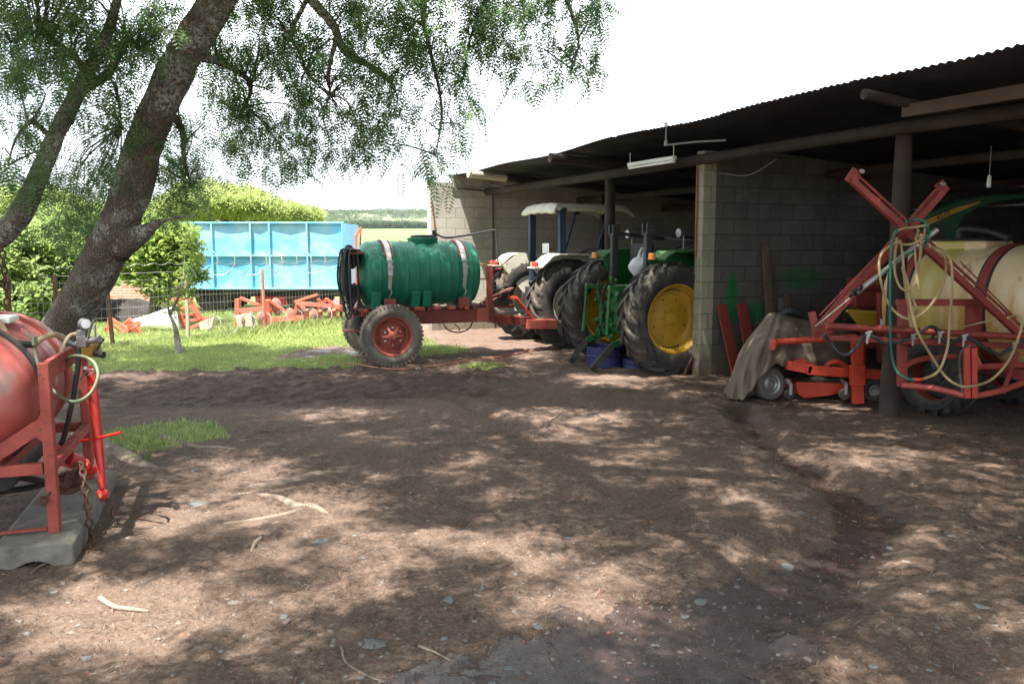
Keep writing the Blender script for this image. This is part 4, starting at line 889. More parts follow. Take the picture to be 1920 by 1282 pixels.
# white carrier bag hung on the green tractor's roll bar
M_bag = paint('white_plastic_film', (.62, .64, .66), (.42, .44, .46), .5, .3, 0, 6, .6)
bp = P(1195, 498, 11.45)
bag = thing('carrier_bag', 'crumpled white plastic bag hanging on the back of the green tractor', 'bag', tuple(bp), 0)
def crumple(o_pts, cx, amp, seed):
    return o_pts
V = []; n = 28; m = 16
for j in range(m + 1):
    v = j / m; zz = -.17 + .27 * v; wr = (.125 * math.sin(PI * min(1, .12 + .9 * (1 - v) ** .75 * .95)) ** .8 + .012) * (1 + .0 * v)
    for i in range(n):
        a = 2 * PI * i / n; k = 1 + .30 * (float(fbm(np.array([math.cos(a) * 1.6 + 4]), np.array([math.sin(a) * 1.6 + v * 3]), 3, 91)[0]) - .5) * 2
        V.append((wr * k * math.cos(a) + .075 * v * v, wr * k * .7 * math.sin(a), zz + .02 * k))
fs = [(j * n + i, j * n + (i + 1) % n, (j + 1) * n + (i + 1) % n, (j + 1) * n + i) for j in range(m) for i in range(n)]
fs.append(tuple(range(n - 1, -1, -1)))
b = MB().add(V, fs); bo = b.build('bag_body', M_bag, bag, sm=True, auto=False)
b = MB(); b.tube([(.07, 0, .11), (.09, -.02, .19), (.06, -.03, .24), (.03, -.02, .18), (.02, 0, .10)], [.03, .018, .012, .018, .03], 8, 4); b.build('bag_handle', M_bag, bag, sm=True)
# cut drums
M_drumblue = paint('blue_drum_paint', (.008, .018, .095), (.05, .035, .03), .45, .4, 0, 5, .25, (.20, .085, .035), .4)
def cut_drum(name, label, c, R, H, open_top=True):
    d = thing(name, label, 'drum', (c.x, c.y, hz(c.x, c.y) - .01), 0)
    pr = [(.001, 0), (R, 0), (R + .008, .01), (R, .02), (R, H * .52), (R + .010, H * .56), (R, H * .60), (R, H - .015), (R + .008, H - .006), (R + .004, H), (R - .006, H), (R - .008, H - .02), (R - .008, .05), (.001, .05)]
    b = MB(); b.lathe(pr, n=44); b.build('shell', M_drumblue, d, sm=True)
    b = MB(); b.lathe([(.001, H * .55), (R - .01, H * .55)], n=32); b.build('waste_oil', M_grease, d)
    return d
cut_drum('cut_drum', 'blue rust spotted half drum standing between the link arms of the green tractor', G(1132, 686), .245, .29)
cut_drum('cut_drum', 'small dark blue half drum in the shadow beside the big tractor tyre', G(1190, 690), .17, .14)
# ------------------------------------------------------------------ things in the right bay of the shed
M_sred = paint('sprayer_red', (.21, .022, .014), (.13, .05, .035), .5, .45, 0, 5, .2, (.13, .045, .03), .25, .1)
M_orange = paint('orange_red_paint', (.42, .032, .009), (.16, .06, .03), .4, .42, 0, 5, .15, None, .2, .12)
M_tan = paint('tan_hose', (.33, .24, .12), (.20, .15, .09), .5, .5, 0, 8, .1)
M_gh = paint('green_hose', (.01, .12, .085), (.05, .08, .06), .4, .45)
# stained cream tank
t = NT('stained_cream_plastic'); o = t.coord('Object'); mpn = t.n('ShaderNodeMapping'); mpn.inputs['Scale'].default_value = (7, 7, .8); t.l(o, mpn.inputs[0])
n1 = t.noise(1.0, 6, .6, mpn.outputs[0]); n2 = t.noise(2.2, 5, .6, o); n3 = t.noise(26, 4, .65, o); sx = t.n('ShaderNodeSeparateXYZ'); t.l(o, sx.inputs[0])
c = t.mix(t.ramp(n2, .3, .7), (.60, .44, .25), (.70, .55, .36))
low = t.ramp(sx.outputs[2], .36, -.05)
c = t.mix(t.math('MULTIPLY', t.ramp(n1, .42, .58), t.math('MULTIPLY', low, .9)), c, (.50, .27, .05))
c = t.mix(t.math('MULTIPLY', t.math('MULTIPLY', t.ramp(sx.outputs[0], -.16, -.20), t.ramp(sx.outputs[0], -.52, -.48)), .85), c, (.50, .40, .10))
c = t.mix(t.math('MULTIPLY', t.ramp(n1, .60, .68), .55), c, (.22, .12, .04)); c = t.mix(t.math('MULTIPLY', t.ramp(n3, .64, .72), .5), c, (.13, .09, .05))
t.set(col=c, rough=.45); t.bump(n2, .1, .01); M_cream_tank = t.m
bc = Vector((4.94, 8.47, P(1856, 566, 8.75).z)); ba = math.radians(-62)
sp_ = thing('boom_sprayer', 'boom sprayer with a stained cream tank and red folded booms hung with tan hoses', 'sprayer', (bc.x, bc.y, hz(bc.x, bc.y)), ba)
zc = bc.z - hz(bc.x, bc.y); BR = .60
prof = [(.001, -.96), (.30, -.955), (.47, -.93), (.56, -.88), (BR - .01, -.83), (BR, -.78), (BR, -.44), (BR - .02, -.41), (BR - .02, -.38), (BR, -.35), (BR, -.20), (BR - .02, -.17), (BR - .02, -.14), (BR, -.11), (BR, .04), (BR - .02, .07), (BR - .02, .09), (BR, .11), (BR, .50), (BR - .015, .55), (.56, .62), (.47, .69), (.30, .72), (.001, .725)]
b = MB(); b.lathe(prof, (0, 0, 0), (1, 0, 0), 64, 2.2); tk = b.build('tank', M_cream_tank, sp_, sm=True, loc=(0, 0, zc))
b = MB(); b.box2((-.66, -.24, .52), (.04, .24, .645)); b.build('fill_collar', M_cream_tank, tk, bevel=.03)
b = MB(); b.box2((-.70, -.26, .647), (.06, .26, .662)); b.build('lid', M_plastic, tk, bevel=.008)
b = MB(); b.tube([(-.34, -.1, .67), (-.34, -.1, .74), (-.30, -.1, .76), (-.2, -.1, .76), (.0, -.12, .73), (.22, -.15, .66)], .032, 10, 4); b.build('breather_pipe', M_black, tk, sm=True)
for xs in (-.60, .24):
    for (wd, r_, m, nm) in ((.13, .006, M_black, 'strap_pad'), (.085, .014, M_sred, 'strap')):
        b = MB(); b.lathe([(BR + r_ - .012, xs - wd / 2), (BR + r_, xs - wd / 2), (BR + r_, xs + wd / 2), (BR + r_ - .012, xs + wd / 2)], (0, 0, 0), (1, 0, 0), 64, 2.2); b.build(nm, m, tk, sm=True)
b = MB(); b.bar((-.9, -.30, zc - .64), (.6, -.30, zc - .64), .09, .10); b.bar((-.9, .30, zc - .64), (.6, .30, zc - .64), .09, .10); b.bar((-.35, -.6, zc - .70), (-.35, .6, zc - .70), .08, .08); b.build('chassis', M_sred, sp_, bevel=.006)
for y in (-.62, .62):
    hub = MB(); hub.lathe([(.001, .06), (.05, .06), (.06, .02), (.2, 0)], (0, 0, 0), (0, -1 if y < 0 else 1, 0), 24); wh = hub.build('wheel', M_grease, sp_, sm=True, loc=(-.12, y, .38)); ag_tyre(.40, .23, .30, 16).build('tyre', M_rubber, wh, sm=True)
    q = MB(); q.lathe([(.24, -.1), (.22, -.02), (.22, .02), (.24, .1)], (0, 0, 0), (0, 1, 0), 32); q.build('rim', M_sred, wh, sm=True)
def wb(name, mat, segs, w_=.05, h_=.07, parent=None, bevel=.004):
    b = MB()
    for p, q in segs: b.bar(p, q, w_, h_, (0, -1, 0))
    return b.build(name, mat, parent or sp_, w=True, bevel=bevel)
# booms
B1 = (P(1597, 338, 7.45), P(1926, 640, 7.45)); B2 = (P(1768, 358, 7.62), P(1532, 626, 7.62))
def boom(p, q, off, name='boom'):
    o_ = wb(name, M_sred, [(p, q)], .055, .075)
    wb('boom_rail', M_sred, [(p + off, q + off)], .022, .022, o_)
    b = MB(); d = (q - p).normalized()
    for k in range(9):
        a = p + (q - p) * (.02 + .12 * k); b.bar(a, a + off, .012, .02, (0, -1, 0))
    b.build('boom_webs', M_sred, o_, w=True)
    b = MB(); b.bar(p - d * .01 - off * .5, p - d * .01 + off * 1.5, .09, .03, (0, -1, 0)); b.cyl(p + Vector((0, -.04, 0)), p + Vector((0, .08, 0)), .016, 10); b.build('end_plate', M_sred, o_, w=True, bevel=.004)
    b = MB(); b.cyl(p + off * 1.4 + Vector((.01, -.05, 0)), p + off * 1.4 + Vector((.01, -.09, -.01)), .017, 10); b.build('nozzle', M_steel, o_, w=True)
boom(B1[0], B1[1], Vector((.035, .0, .055))); boom(B2[0], B2[1], Vector((-.035, 0, .045)))
wb('stay_rod', M_sred, [(P(1536, 592, 7.6), P(1690, 432, 7.6))], .014, .014)
wb('stay_rod', M_sred, [(P(1800, 490, 7.5), P(1905, 597, 7.5))], .012, .012)
wb('boom_hinge', M_sred, [(P(1522, 585, 7.6), P(1532, 628, 7.6)), (P(1524, 628, 7.6), P(1560, 618, 7.6))], .06, .05)
b = MB(); b.tube([P(1602, 552, 7.5), P(1756, 432, 7.42)], .026, 12); b.cyl(P(1754, 434, 7.42), P(1757, 431, 7.42), .028, 12); b.build('steel_pole', M_steel, sp_, w=True, sm=True)
b = MB(); b.tube([P(1594, 556, 7.47), P(1600, 550, 7.42), P(1606, 552, 7.47), P(1600, 545, 7.45), P(1612, 543, 7.45), P(1616, 536, 7.42)], .016, 7, 5); b.build('tape_wrap', M_black, sp_, w=True, sm=True)
b = MB(); b.tube([P(1528, 612, 7.52), P(1602, 552, 7.49)], .006, 6); b.build('cord', M_web, sp_, w=True)
b = MB(); b.tube([P(1550, 611, 7.35), P(1935, 633, 7.35)], .031, 14); b.build('boom_tube', M_sred, sp_, w=True, sm=True)
wb('rail', M_sred, [(P(1540, 632, 7.5), P(1935, 650, 7.5))], .05, .05)
# mounting frame
wb('frame', M_sred, [(P(1682, 567, 7.7), P(1838, 567, 7.7))], .06, .075); wb('frame', M_sred, [(P(1692, 572, 7.72), P(1691, 724, 7.72))], .07, .08); wb('frame', M_sred, [(P(1823, 572, 7.68), P(1823, 655, 7.68))], .08, .12)
M_fade = paint('faded_red_tube', (.34, .06, .042), (.20, .07, .05), .4, .4, 0, 6, .15)
wb('frame_foot', paint('bright_red_channel', (.42, .045, .024), (.2, .06, .04), .4, .4), [(P(1812, 652, 7.25), P(1814, 746, 7.25)), (P(1826, 652, 7.25), P(1827, 746, 7.25)), (P(1819, 652, 7.28), P(1820, 746, 7.28))], .05, .03)
for pts in ([(1690, 722, 7.6), (1740, 726, 7.5), (1780, 734, 7.35), (1808, 742, 7.27)], [(1830, 742, 7.27), (1870, 734, 7.3), (1930, 714, 7.4)], [(1828, 690, 7.3), (1850, 687, 7.4), (1930, 684, 7.6)], [(1690, 690, 7.7), (1725, 674, 7.8), (1790, 668, 7.9)]):
    b = MB(); b.tube([P(*q) for q in pts], .028, 12, 5); b.build('guard_tube', M_fade, sp_, w=True, sm=True)
wb('strut', M_sred, [(P(1880, 738, 7.3), P(1907, 660, 7.4))], .03, .03)
b = MB(); b.prism([P(1828, 652, 7.28), P(1842, 684, 7.28), P(1828, 690, 7.28)], (0, .012, 0)); b.build('gusset', M_fade, sp_, w=True)
# hoses
def hose(name, mat, pts, r, Y=7.2, parent=None, wave=.05):
    b = MB(); b.tube([P(x, y, Y + wave * math.sin(i * 1.7)) for i, (x, y) in enumerate(pts)], r, 8, 7); return b.build(name, mat, parent or sp_, w=True, sm=True)
hose('hose', M_tan, [(1690, 452), (1668, 462), (1650, 482), (1650, 520), (1662, 562), (1682, 588), (1705, 597), (1735, 583), (1763, 545), (1774, 505), (1770, 478), (1752, 466)], .0115)
hose('hose', M_tan, [(1744, 462), (1768, 470), (1783, 492), (1785, 540), (1780, 610), (1776, 655), (1760, 695), (1738, 708), (1728, 711)], .0115, 7.15)
hose('hose', M_tan, [(1692, 500), (1702, 545), (1712, 595), (1722, 625), (1745, 665), (1772, 705), (1797, 722), (1822, 724), (1858, 712), (1890, 678), (1910, 632), (1916, 605), (1905, 592), (1890, 596)], .0115, 7.12)
hose('hose', M_tan, [(1742, 422), (1715, 426), (1690, 430), (1677, 438), (1679, 450), (1692, 458), (1712, 457), (1730, 446), (1735, 428)], .0115, 7.25)
hose('hose', M_tan, [(1682, 445), (1677, 500), (1686, 535), (1701, 544), (1716, 530), (1724, 490), (1727, 440)], .0105, 7.22)
hose('hose', M_tan, [(1690, 455), (1694, 500), (1708, 550), (1717, 575), (1716, 588), (1706, 582), (1698, 545), (1692, 470)], .0105, 7.28)
hose('hose', M_tan, [(1720, 435), (1728, 470), (1718, 510), (1722, 545), (1716, 470), (1722, 430)], .0105, 7.26)
hose('hose', M_tan, [(1804, 614), (1830, 607), (1860, 600), (1890, 592)], .009, 7.5)
hose('green_hose', M_gh, [(1698, 416), (1712, 412), (1730, 414), (1739, 424), (1741, 440), (1733, 448)], .0105, 7.3)
hose('green_hose', M_gh, [(1682, 430), (1672, 455), (1669, 520), (1669, 600), (1671, 660), (1681, 695), (1700, 709), (1714, 712)], .0105, 7.14)
hose('green_hose', M_gh, [(1738, 447), (1735, 460), (1715, 472), (1690, 482), (1650, 520)], .009, 7.36)
b = MB(); b.tube([P(1711, 712, 7.14), P(1729, 711, 7.14)], .017, 10); b.build('hose_joiner', M_orange, sp_, w=True, sm=True)
hose('feed_hose', M_black, [(1545, 627), (1556, 640), (1572, 660), (1590, 664), (1606, 650), (1622, 630), (1640, 632), (1660, 644), (1690, 640), (1712, 632), (1728, 622), (1742, 613), (1756, 617), (1766, 632), (1778, 645), (1795, 638), (1812, 632), (1830, 640), (1850, 655), (1872, 664), (1892, 655), (1912, 640), (1930, 636)], .017, 7.27, None, .02)
hose('feed_hose', M_black, [(1752, 622), (1745, 650), (1752, 690), (1765, 660)], .012, 7.5); hose('feed_hose', paint('grey_hose', (.12, .10, .085), (.2, .15, .11), .5, .6), [(1805, 735), (1800, 690), (1803, 660), (1820, 648)], .012, 7.3)
hose('feed_hose', M_black, [(1790, 668), (1770, 700), (1760, 725), (1790, 700), (1830, 700), (1880, 700), (1920, 720)], .012, 7.9)
for x, y in ((1627, 628), (1712, 632), (1762, 628), (1807, 634), (1902, 648)):
    b = MB(); p = P(x, y, 7.24); b.box(p, (.028, .03, .04)); b.cyl(p + Vector((0, 0, -.01)), p + Vector((0, 0, -.075)), .011, 8); b.cyl(p + Vector((-.02, 0, .015)), p + Vector((.03, -.01, .03)), .012, 8); b.build('nozzle', M_steel, sp_, w=True)
# ------------------------------------------------------------------ third tractor, nose showing above the tank
hb = P(1800, 430, 10.4)
g3 = thing('striped_bonnet_tractor', 'green tractor in the dark with a yellow stripe on its bonnet, behind the cream tank', 'tractor', (hb.x, hb.y + .4, hz(hb.x, hb.y)), 0)
ol = [(1724, 520), (1726, 468), (1730, 425), (1742, 398), (1790, 377), (1850, 366), (1920, 361), (2010, 360), (2010, 372), (1920, 373), (1872, 379), (1835, 391), (1808, 410), (1796, 440), (1792, 520)]
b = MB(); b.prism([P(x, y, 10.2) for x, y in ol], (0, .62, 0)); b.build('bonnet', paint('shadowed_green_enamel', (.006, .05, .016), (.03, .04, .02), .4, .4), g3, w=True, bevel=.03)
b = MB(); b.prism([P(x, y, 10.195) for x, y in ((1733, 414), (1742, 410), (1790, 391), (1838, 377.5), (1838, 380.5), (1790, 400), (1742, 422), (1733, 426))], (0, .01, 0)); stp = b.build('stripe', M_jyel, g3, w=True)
def text(name, s_, size, loc, right, up, mat, parent):
    cu = bpy.data.curves.new(name, 'FONT'); cu.body = s_; cu.size = size; cu.extrude = .002; cu.align_x = 'CENTER'; cu.align_y = 'CENTER'; cu.materials.append(mat)
    tmp = bpy.data.objects.new('tmp', cu); me = bpy.data.meshes.new_from_object(tmp); bpy.data.objects.remove(tmp); me.materials.clear(); me.materials.append(mat); o_ = bpy.data.objects.new(name, me); COL.objects.link(o_); r = Vector(right).normalized(); u = Vector(up); u = (u - r * u.dot(r)).normalized(); n_ = r.cross(u)
    M = Matrix((r, u, n_)).transposed().to_4x4(); M.translation = Vector(loc); o_.parent = parent; o_.matrix_local = rootm(parent).inverted() @ M; return o_
text('number_lettering', '6210', .085, P(1769, 404, 10.188), P(1790, 395.5, 10.2) - P(1740, 417, 10.2), (0, 0, 1), M_plastic, stp)
b = MB(); b.prism([P(x, y, 10.193) for x, y in ((1746, 440), (1748, 424), (1768, 418), (1772, 440), (1772, 470), (1746, 470))], (0, .01, 0)); b.build('grille', M_plastic, g3, w=True)
b = MB(); q0 = P(1800, 440, 10.45); b.box((q0.x + .55, q0.y, 1.0), (1.7, .5, .7)); b.box((q0.x - .1, q0.y, .7), (.5, .4, .6)); b.build('engine', M_grease, g3, w=True, bevel=.03)
b = MB()
for dx in (1.4, 2.6): b.bar((q0.x + dx, q0.y - .45, 1.3), (q0.x + dx, q0.y - .45, 2.15), .07, .07, (1, 0, 0)); b.bar((q0.x + dx, q0.y + .45, 1.3), (q0.x + dx, q0.y + .45, 2.15), .07, .07, (1, 0, 0))
b.box((q0.x + 2.0, q0.y, 2.2), (1.5, 1.2, .1)); b.box((q0.x + 2.0, q0.y, 1.2), (1.5, 1.0, .3)); b.build('cab_frame', M_plastic, g3, w=True, bevel=.02)
for dx, dy, R in ((.0, -.7, .5), (.0, .7, .5), (2.2, -.8, .75), (2.2, .8, .75)):
    L_ = rootm(g3).inverted() @ Vector((q0.x + dx, q0.y + dy, R + hz(q0.x, q0.y))); disc_wheel(g3, L_.x, L_.y, L_.z - .02, R, R * .6, R * .55, -1 if dy < 0 else 1, M_jyel, M_jyel, .02, 18)
# ------------------------------------------------------------------ red planter with a yellow hopper
pc = P(1635, 570, 9.75)
pl = thing('seed_planter', 'dark red planter with a yellow hopper, half hidden behind the pole post', 'planter', (pc.x, pc.y, hz(pc.x, pc.y)), 0)
def wbox(b, x0, y0, x1, y1, Y, dep): b.prism([P(x0, y0, Y), P(x1, y0, Y), P(x1, y1, Y), P(x0, y1, Y)], (0, dep, 0))
b = MB(); wbox(b, 1612, 522, 1664, 545, 9.9, .4); wbox(b, 1604, 546, 1664, 576, 9.8, .5); b.build('seed_box', paint('deep_red', (.16, .014, .012), (.06, .02, .018), .4, .5), pl, w=True, bevel=.015)
text('lettering', 'KEY', .085, P(1645, 530, 9.88), (1, 0, 0), (0, 0, 1), M_jyel, pl)
b = MB(); top_ = [P(1588, 583, 9.7), P(1652, 586, 9.7), P(1652, 578, 10.1), P(1592, 576, 10.1)]; bot = [P(1613, 614, 9.75), P(1650, 614, 9.75), P(1650, 610, 10.0), P(1613, 610, 10.0)]
b.add(top_ + bot, [(0, 1, 5, 4), (1, 2, 6, 5), (2, 3, 7, 6), (3, 0, 4, 7), (4, 5, 6, 7)]); b.bar(top_[0], top_[1], .03, .03); b.build('hopper', paint('dusty_yellow', (.40, .25, .015), (.2, .13, .04), .5, .5), pl, w=True, solid=.006)
b = MB(); wbox(b, 1650, 550, 1664, 680, 9.6, .1); b.build('upright', M_sred, pl, w=True, bevel=.006)
b = MB(); wbox(b, 1651, 598, 1662, 611, 9.59, .008); b.build('sticker', M_white, pl, w=True)
b = MB(); wbox(b, 1600, 640, 1700, 652, 9.8, .1); wbox(b, 1612, 650, 1624, 735, 9.8, .1); wbox(b, 1672, 650, 1684, 735, 9.8, .1); wbox(b, 1618, 576, 1640, 640, 9.95, .1); b.build('frame', M_sred, pl, w=True, bevel=.006)
# ------------------------------------------------------------------ orange rotary mower
mc = P(1560, 740, 8.9)
mo = thing('rotary_mower', 'orange red three point mower with a thick leg, standing left of the pole post', 'mower', (mc.x, mc.y, hz(mc.x, mc.y)), 0)
b = MB(); b.tube([P(1450, 641, 8.75), P(1606, 632, 8.7)], .033, 12); b.sphere(tuple(P(1452, 643, 8.75)), .05, 8); b.cyl(P(1448, 650, 8.68), P(1448, 650, 8.82), .035, 12); b.build('drawbar', M_orange, mo, w=True, sm=True)
wb('leg', M_orange, [(P(1607, 634, 8.66), P(1608, 756, 8.66))], .115, .07, mo, .006)
wb('leg_clamp', M_orange, [(P(1607, 684, 8.64), P(1607, 722, 8.64))], .14, .09, mo, .006)
wb('beam', M_orange, [(P(1476, 684, 8.8), P(1520, 692, 8.8)), (P(1512, 693, 8.8), P(1668, 703, 8.8))], .10, .09, mo, .006)
b = MB(); b.prism([P(1488, 676, 8.78), P(1510, 672, 8.78), P(1516, 690, 8.78), P(1494, 694, 8.78)], (0, .06, 0)); b.bar(P(1512, 678, 8.8), P(1540, 690, 8.8), .02, .02); b.build('bracket', M_orange, mo, w=True, bevel=.004)
b = MB(); b.tube([P(1548, 690, 8.9), P(1556, 680, 8.9), P(1575, 680, 8.9), P(1590, 690, 8.9)], .03, 8, 4); b.build('belt_cover', M_orange, mo, w=True, sm=True)
ct = P(1540, 730, 9.15); b = MB(); b.prism([P(1492, 716, 8.85), P(1578, 718, 8.85), P(1590, 732, 8.85), P(1560, 741, 8.85), P(1508, 747, 8.85), P(1496, 738, 8.85)], (0, .05, 0)); b.box((ct.x, ct.y + .2, ct.z + .02), (.65, .75, .09)); b.build('deck', M_orange, mo, w=True, bevel=.01)
b = MB(); b.box((ct.x, ct.y + .1, ct.z + .10), (.38, .4, .10)); b.build('gearbox', M_grease, mo, w=True, bevel=.03)
for x, y, r in ((1480, 739, .055), (1583, 738, .065)):
    p = P(x, y, 8.72); b = MB(); b.lathe([(.001, -.025), (r * .4, -.028), (r * .9, -.025), (r, -.012), (r, .012), (r * .9, .025), (.001, .025)], p, (.2, -1, 0), 20); cw = b.build('castor', M_rubber, mo, w=True, sm=True)
    b = MB(); b.bar(p + Vector((0, -.035, 0)), p + Vector((0, -.035, .11)), .02, .03, (1, 0, 0)); b.bar(p + Vector((0, -.035, .11)), p + Vector((0, .1, .14)), .03, .03); b.build('fork', M_steel, cw, w=True)
p = P(1637, 731, 8.95); hub = MB(); hub.lathe([(.001, -.06), (.03, -.06), (.04, -.03), (.062, -.03), (.066, -.045)], p, (0, 1, 0), 20); wh = hub.build('wheel', M_steel, mo, w=True, sm=True)
b = MB(); b.lathe([(.065, -.05), (.10, -.06), (.125, -.045), (.13, 0), (.125, .045), (.065, .05)], p, (0, 1, 0), 28); b.build('tyre', M_rubber, wh, w=True, sm=True)
# ------------------------------------------------------------------ ride-on mower under a tarpaulin
rm = thing('covered_trailer', 'small machine with a silver rimmed wheel hidden under the brown tarpaulin', 'machine', tuple(G(1470, 745)), 0)
b = MB(); q = P(1500, 650, 9.75); b.box((q.x, q.y, q.z), (.75, .5, .42)); b.box((q.x + .15, q.y, q.z - .3), (.9, .3, .25)); b.build('body', M_grease, rm, w=True, bevel=.04)
b = MB(); b.tube([P(1470, 592, 9.65), P(1482, 583, 9.6), P(1500, 590, 9.65), P(1520, 598, 9.7)], .05, 10, 4); b.build('seat', M_plastic, rm, w=True, sm=True)
p = P(1441, 719, 9.05); ax_ = Vector((.35, -1, .05)).normalized()
hub = MB(); hub.lathe([(.001, .055), (.028, .055), (.032, .03), (.07, .02), (.085, .035), (.10, .02)], p, ax_, 24); wh = hub.build('wheel', M_steel, rm, w=True, sm=True)
b = MB(); b.lathe([(.10, .05), (.112, .058), (.10, .02), (.10, -.05)], p, ax_, 28); b.build('rim', paint('silver_rim', (.55, .55, .54), (.25, .2, .16), .4, .4, .5), wh, w=True, sm=True)
b = MB(); b.lathe([(.108, .06), (.14, .075), (.17, .065), (.185, .03), (.185, -.03), (.17, -.065), (.108, -.06)], p, ax_, 32); b.build('tyre', M_rubber2, wh, w=True, sm=True)
cols = [[(1428, 604, 10.0), (1392, 650, 9.7), (1372, 700, 9.5), (1356, 736, 9.35)], [(1436, 592, 9.8), (1402, 650, 9.35), (1384, 705, 9.2), (1372, 748, 9.05)], [(1444, 586, 9.6), (1416, 640, 9.1), (1396, 700, 8.98), (1392, 748, 8.9)], [(1452, 586, 9.5), (1432, 640, 9.02), (1416, 690, 8.9), (1412, 728, 8.86)],
        [(1462, 588, 9.45), (1452, 635, 8.98), (1442, 670, 8.9), (1430, 704, 8.86)], [(1478, 592, 9.45), (1474, 635, 9.0), (1466, 662, 8.95), (1458, 684, 8.9)], [(1505, 598, 9.5), (1506, 640, 9.12), (1500, 668, 9.05), (1494, 692, 9.02)], [(1545, 604, 9.6), (1546, 645, 9.25), (1542, 670, 9.2), (1538, 694, 9.16)], [(1592, 612, 9.8), (1594, 650, 9.5), (1592, 672, 9.45), (1590, 692, 9.4)]]
rows = [crom([P(*q) for q in c_], 10) for c_ in cols]; nj = len(rows[0]); grid_ = [crom([r[j] for r in rows], 9) for j in range(nj)]; ni = len(grid_[0])
vs = []
for j in range(nj):
    for i in range(ni):
        v = j / (nj - 1); fold = (.035 * v + .012) * math.sin(i * .62 + 1.1 * math.sin(j * .11)) + .022 * math.sin(j * .35 + i * .18 + 2 * math.sin(i * .07)) + .05 * (float(fbm(np.array([i * .16]), np.array([j * .12]), 3, 8)[0]) - .5); p = grid_[j][i]; vs.append((p.x + fold * .4, p.y + fold, p.z + .01 * math.sin(i * .9) * v))
fs = [(j * ni + i, j * ni + i + 1, (j + 1) * ni + i + 1, (j + 1) * ni + i) for j in range(nj - 1) for i in range(ni - 1)]
tarp = MB().add(vs, fs).build('tarpaulin', paint('brown_canvas', (.115, .085, .062), (.07, .055, .042), .5, .85, 0, 2.5, .4, None, .5, .1), None, sm=True, auto=False, solid=.004)
tag(tarp, 'grey brown tarpaulin draped over a small machine in front of the partition wall', 'tarpaulin')
# ------------------------------------------------------------------ things leaning on the partition and pier
def lean(name, label, cat, x, y0, z1, w_, th, mat, tilt=.25, skew=0., grp=None):
    p0 = S(x, y0 - tilt); p1 = S(x + skew, y0); zb = hz(p0.x, p0.y); o_ = thing(name, label, cat, (p0.x, p0.y, zb), 0, grp)
    b = MB(); n_ = (S(0, -1) - S(0, 0)); b.bar((p0.x, p0.y, zb - .02), (p1.x, p1.y, z1), th, w_, S(1, 0) - S(0, 0)) ; b.build('board', mat, o_, w=True, bevel=.004); return o_
M_plank = paint('old_brown_plank', (.12, .08, .055), (.05, .035, .028), .6, .85, 0, 6, .4)
M_redp = paint('dull_red_panel', (.23, .03, .022), (.10, .05, .04), .5, .6)
lean('plank', 'tallest brown plank leaning on the partition wall', 'plank', .93, -.19, 1.72, .11, .04, M_plank, .2, -.04)
lean('plank', 'thin brown lath leaning right beside the tallest plank', 'plank', 1.06, -.18, 1.12, .05, .03, M_plank, .16, -.02)
lean('plank', 'short dark board leaning at the right end of the plank row', 'plank', 1.34, -.18, 1.06, .08, .03, M_plank, .2, -.04)
lean('plank', 'stubby grey board low between the planks on the partition', 'plank', 1.18, -.18, .98, .09, .03, paint('grey_board', (.17, .15, .13), (.07, .06, .05), .5, .85), .22, .02)
lean('metal_panel', 'taller dull red panel leaning on the partition nearest the pier', 'panel', .24, -.19, .93, .16, .03, M_redp, .30, -.06)
lean('metal_panel', 'shorter dull red panel leaning beside the green paint daubs', 'panel', .56, -.18, .93, .17, .03, M_redp, .26, -.03)
p = S(-.34, -.10); o_ = thing('iron_bar', 'short rusty iron bar propped against the foot of the pier', 'bar', (p.x, p.y, hz(p.x, p.y)), 0)
b = MB(); b.bar((p.x, p.y, hz(p.x, p.y) - .02), tuple(S(-.145, -.04, .24)), .03, .03); b.build('rod', M_rust, o_, w=True)
# junk at the back of the left bay
p = S(3.2, 5.9); o_ = thing('timber_stack', 'low dark heap of sawn timber against the far end wall', 'timber', (p.x, p.y, hz(p.x, p.y)), SA)
for k in range(7):
    b = MB(); b.box((rng.normal() * .1, (k % 3) * .14 - .14, .06 + .10 * (k // 3)), (2.4, .11, .08), Matrix.Rotation(rng.normal() * .04, 3, 'Z')); b.build('plank', M_plank, o_, bevel=.005)
p0, p1 = S(-.35, 5.9), S(1.3, 6.4); o_ = thing('red_pole', 'long dull red bar leaning low against the end wall behind the trailer', 'pole', (p0.x, p0.y, hz(p0.x, p0.y)), 0)
b = MB(); b.bar(P(915, 512, 15.6), P(958, 500, 16.2), .05, .05); b.build('bar', M_redp, o_, w=True)
# ------------------------------------------------------------------ mounted sprayer at the left edge
LA = math.radians(18); LO = (-2.52, 4.40, .135)
ls = thing('mounted_sprayer', 'red three point sprayer with a faded pink barrel tank, standing on a concrete beam', 'sprayer', LO, LA)
M_frame = paint('worn_red_frame', (.29, .048, .031), (.10, .045, .032), .6, .6, 0, 7, .35, (.09, .05, .04), .3)
t = NT('sunburnt_pink_tank'); o = t.coord(); n1 = t.noise(2.6, 6, .62, o); n2 = t.noise(12, 5, .65, o); sx = t.n('ShaderNodeSeparateXYZ'); t.l(o, sx.inputs[0])
c = t.mix(t.ramp(n1, .35, .65), (.36, .075, .062), (.47, .165, .145)); c = t.mix(t.ramp(t.math('ADD', sx.outputs[2], t.math('MULTIPLY', n1, -.25)), .62, .45), c, (.34, .05, .038))
c = t.mix(t.math('MULTIPLY', t.ramp(t.math('ADD', n1, t.math('MULTIPLY', n2, .3)), .70, .78), .75), c, (.28, .19, .16)); t.set(col=c, rough=t.ramp(n2, .3, .7, .4, .65)); t.bump(n2, .15, .006); M_pinktank = t.m
def L(x, y, z): return (x, y, z)
b = MB(); tx, tz_, tr_ = -.50, .72, .42
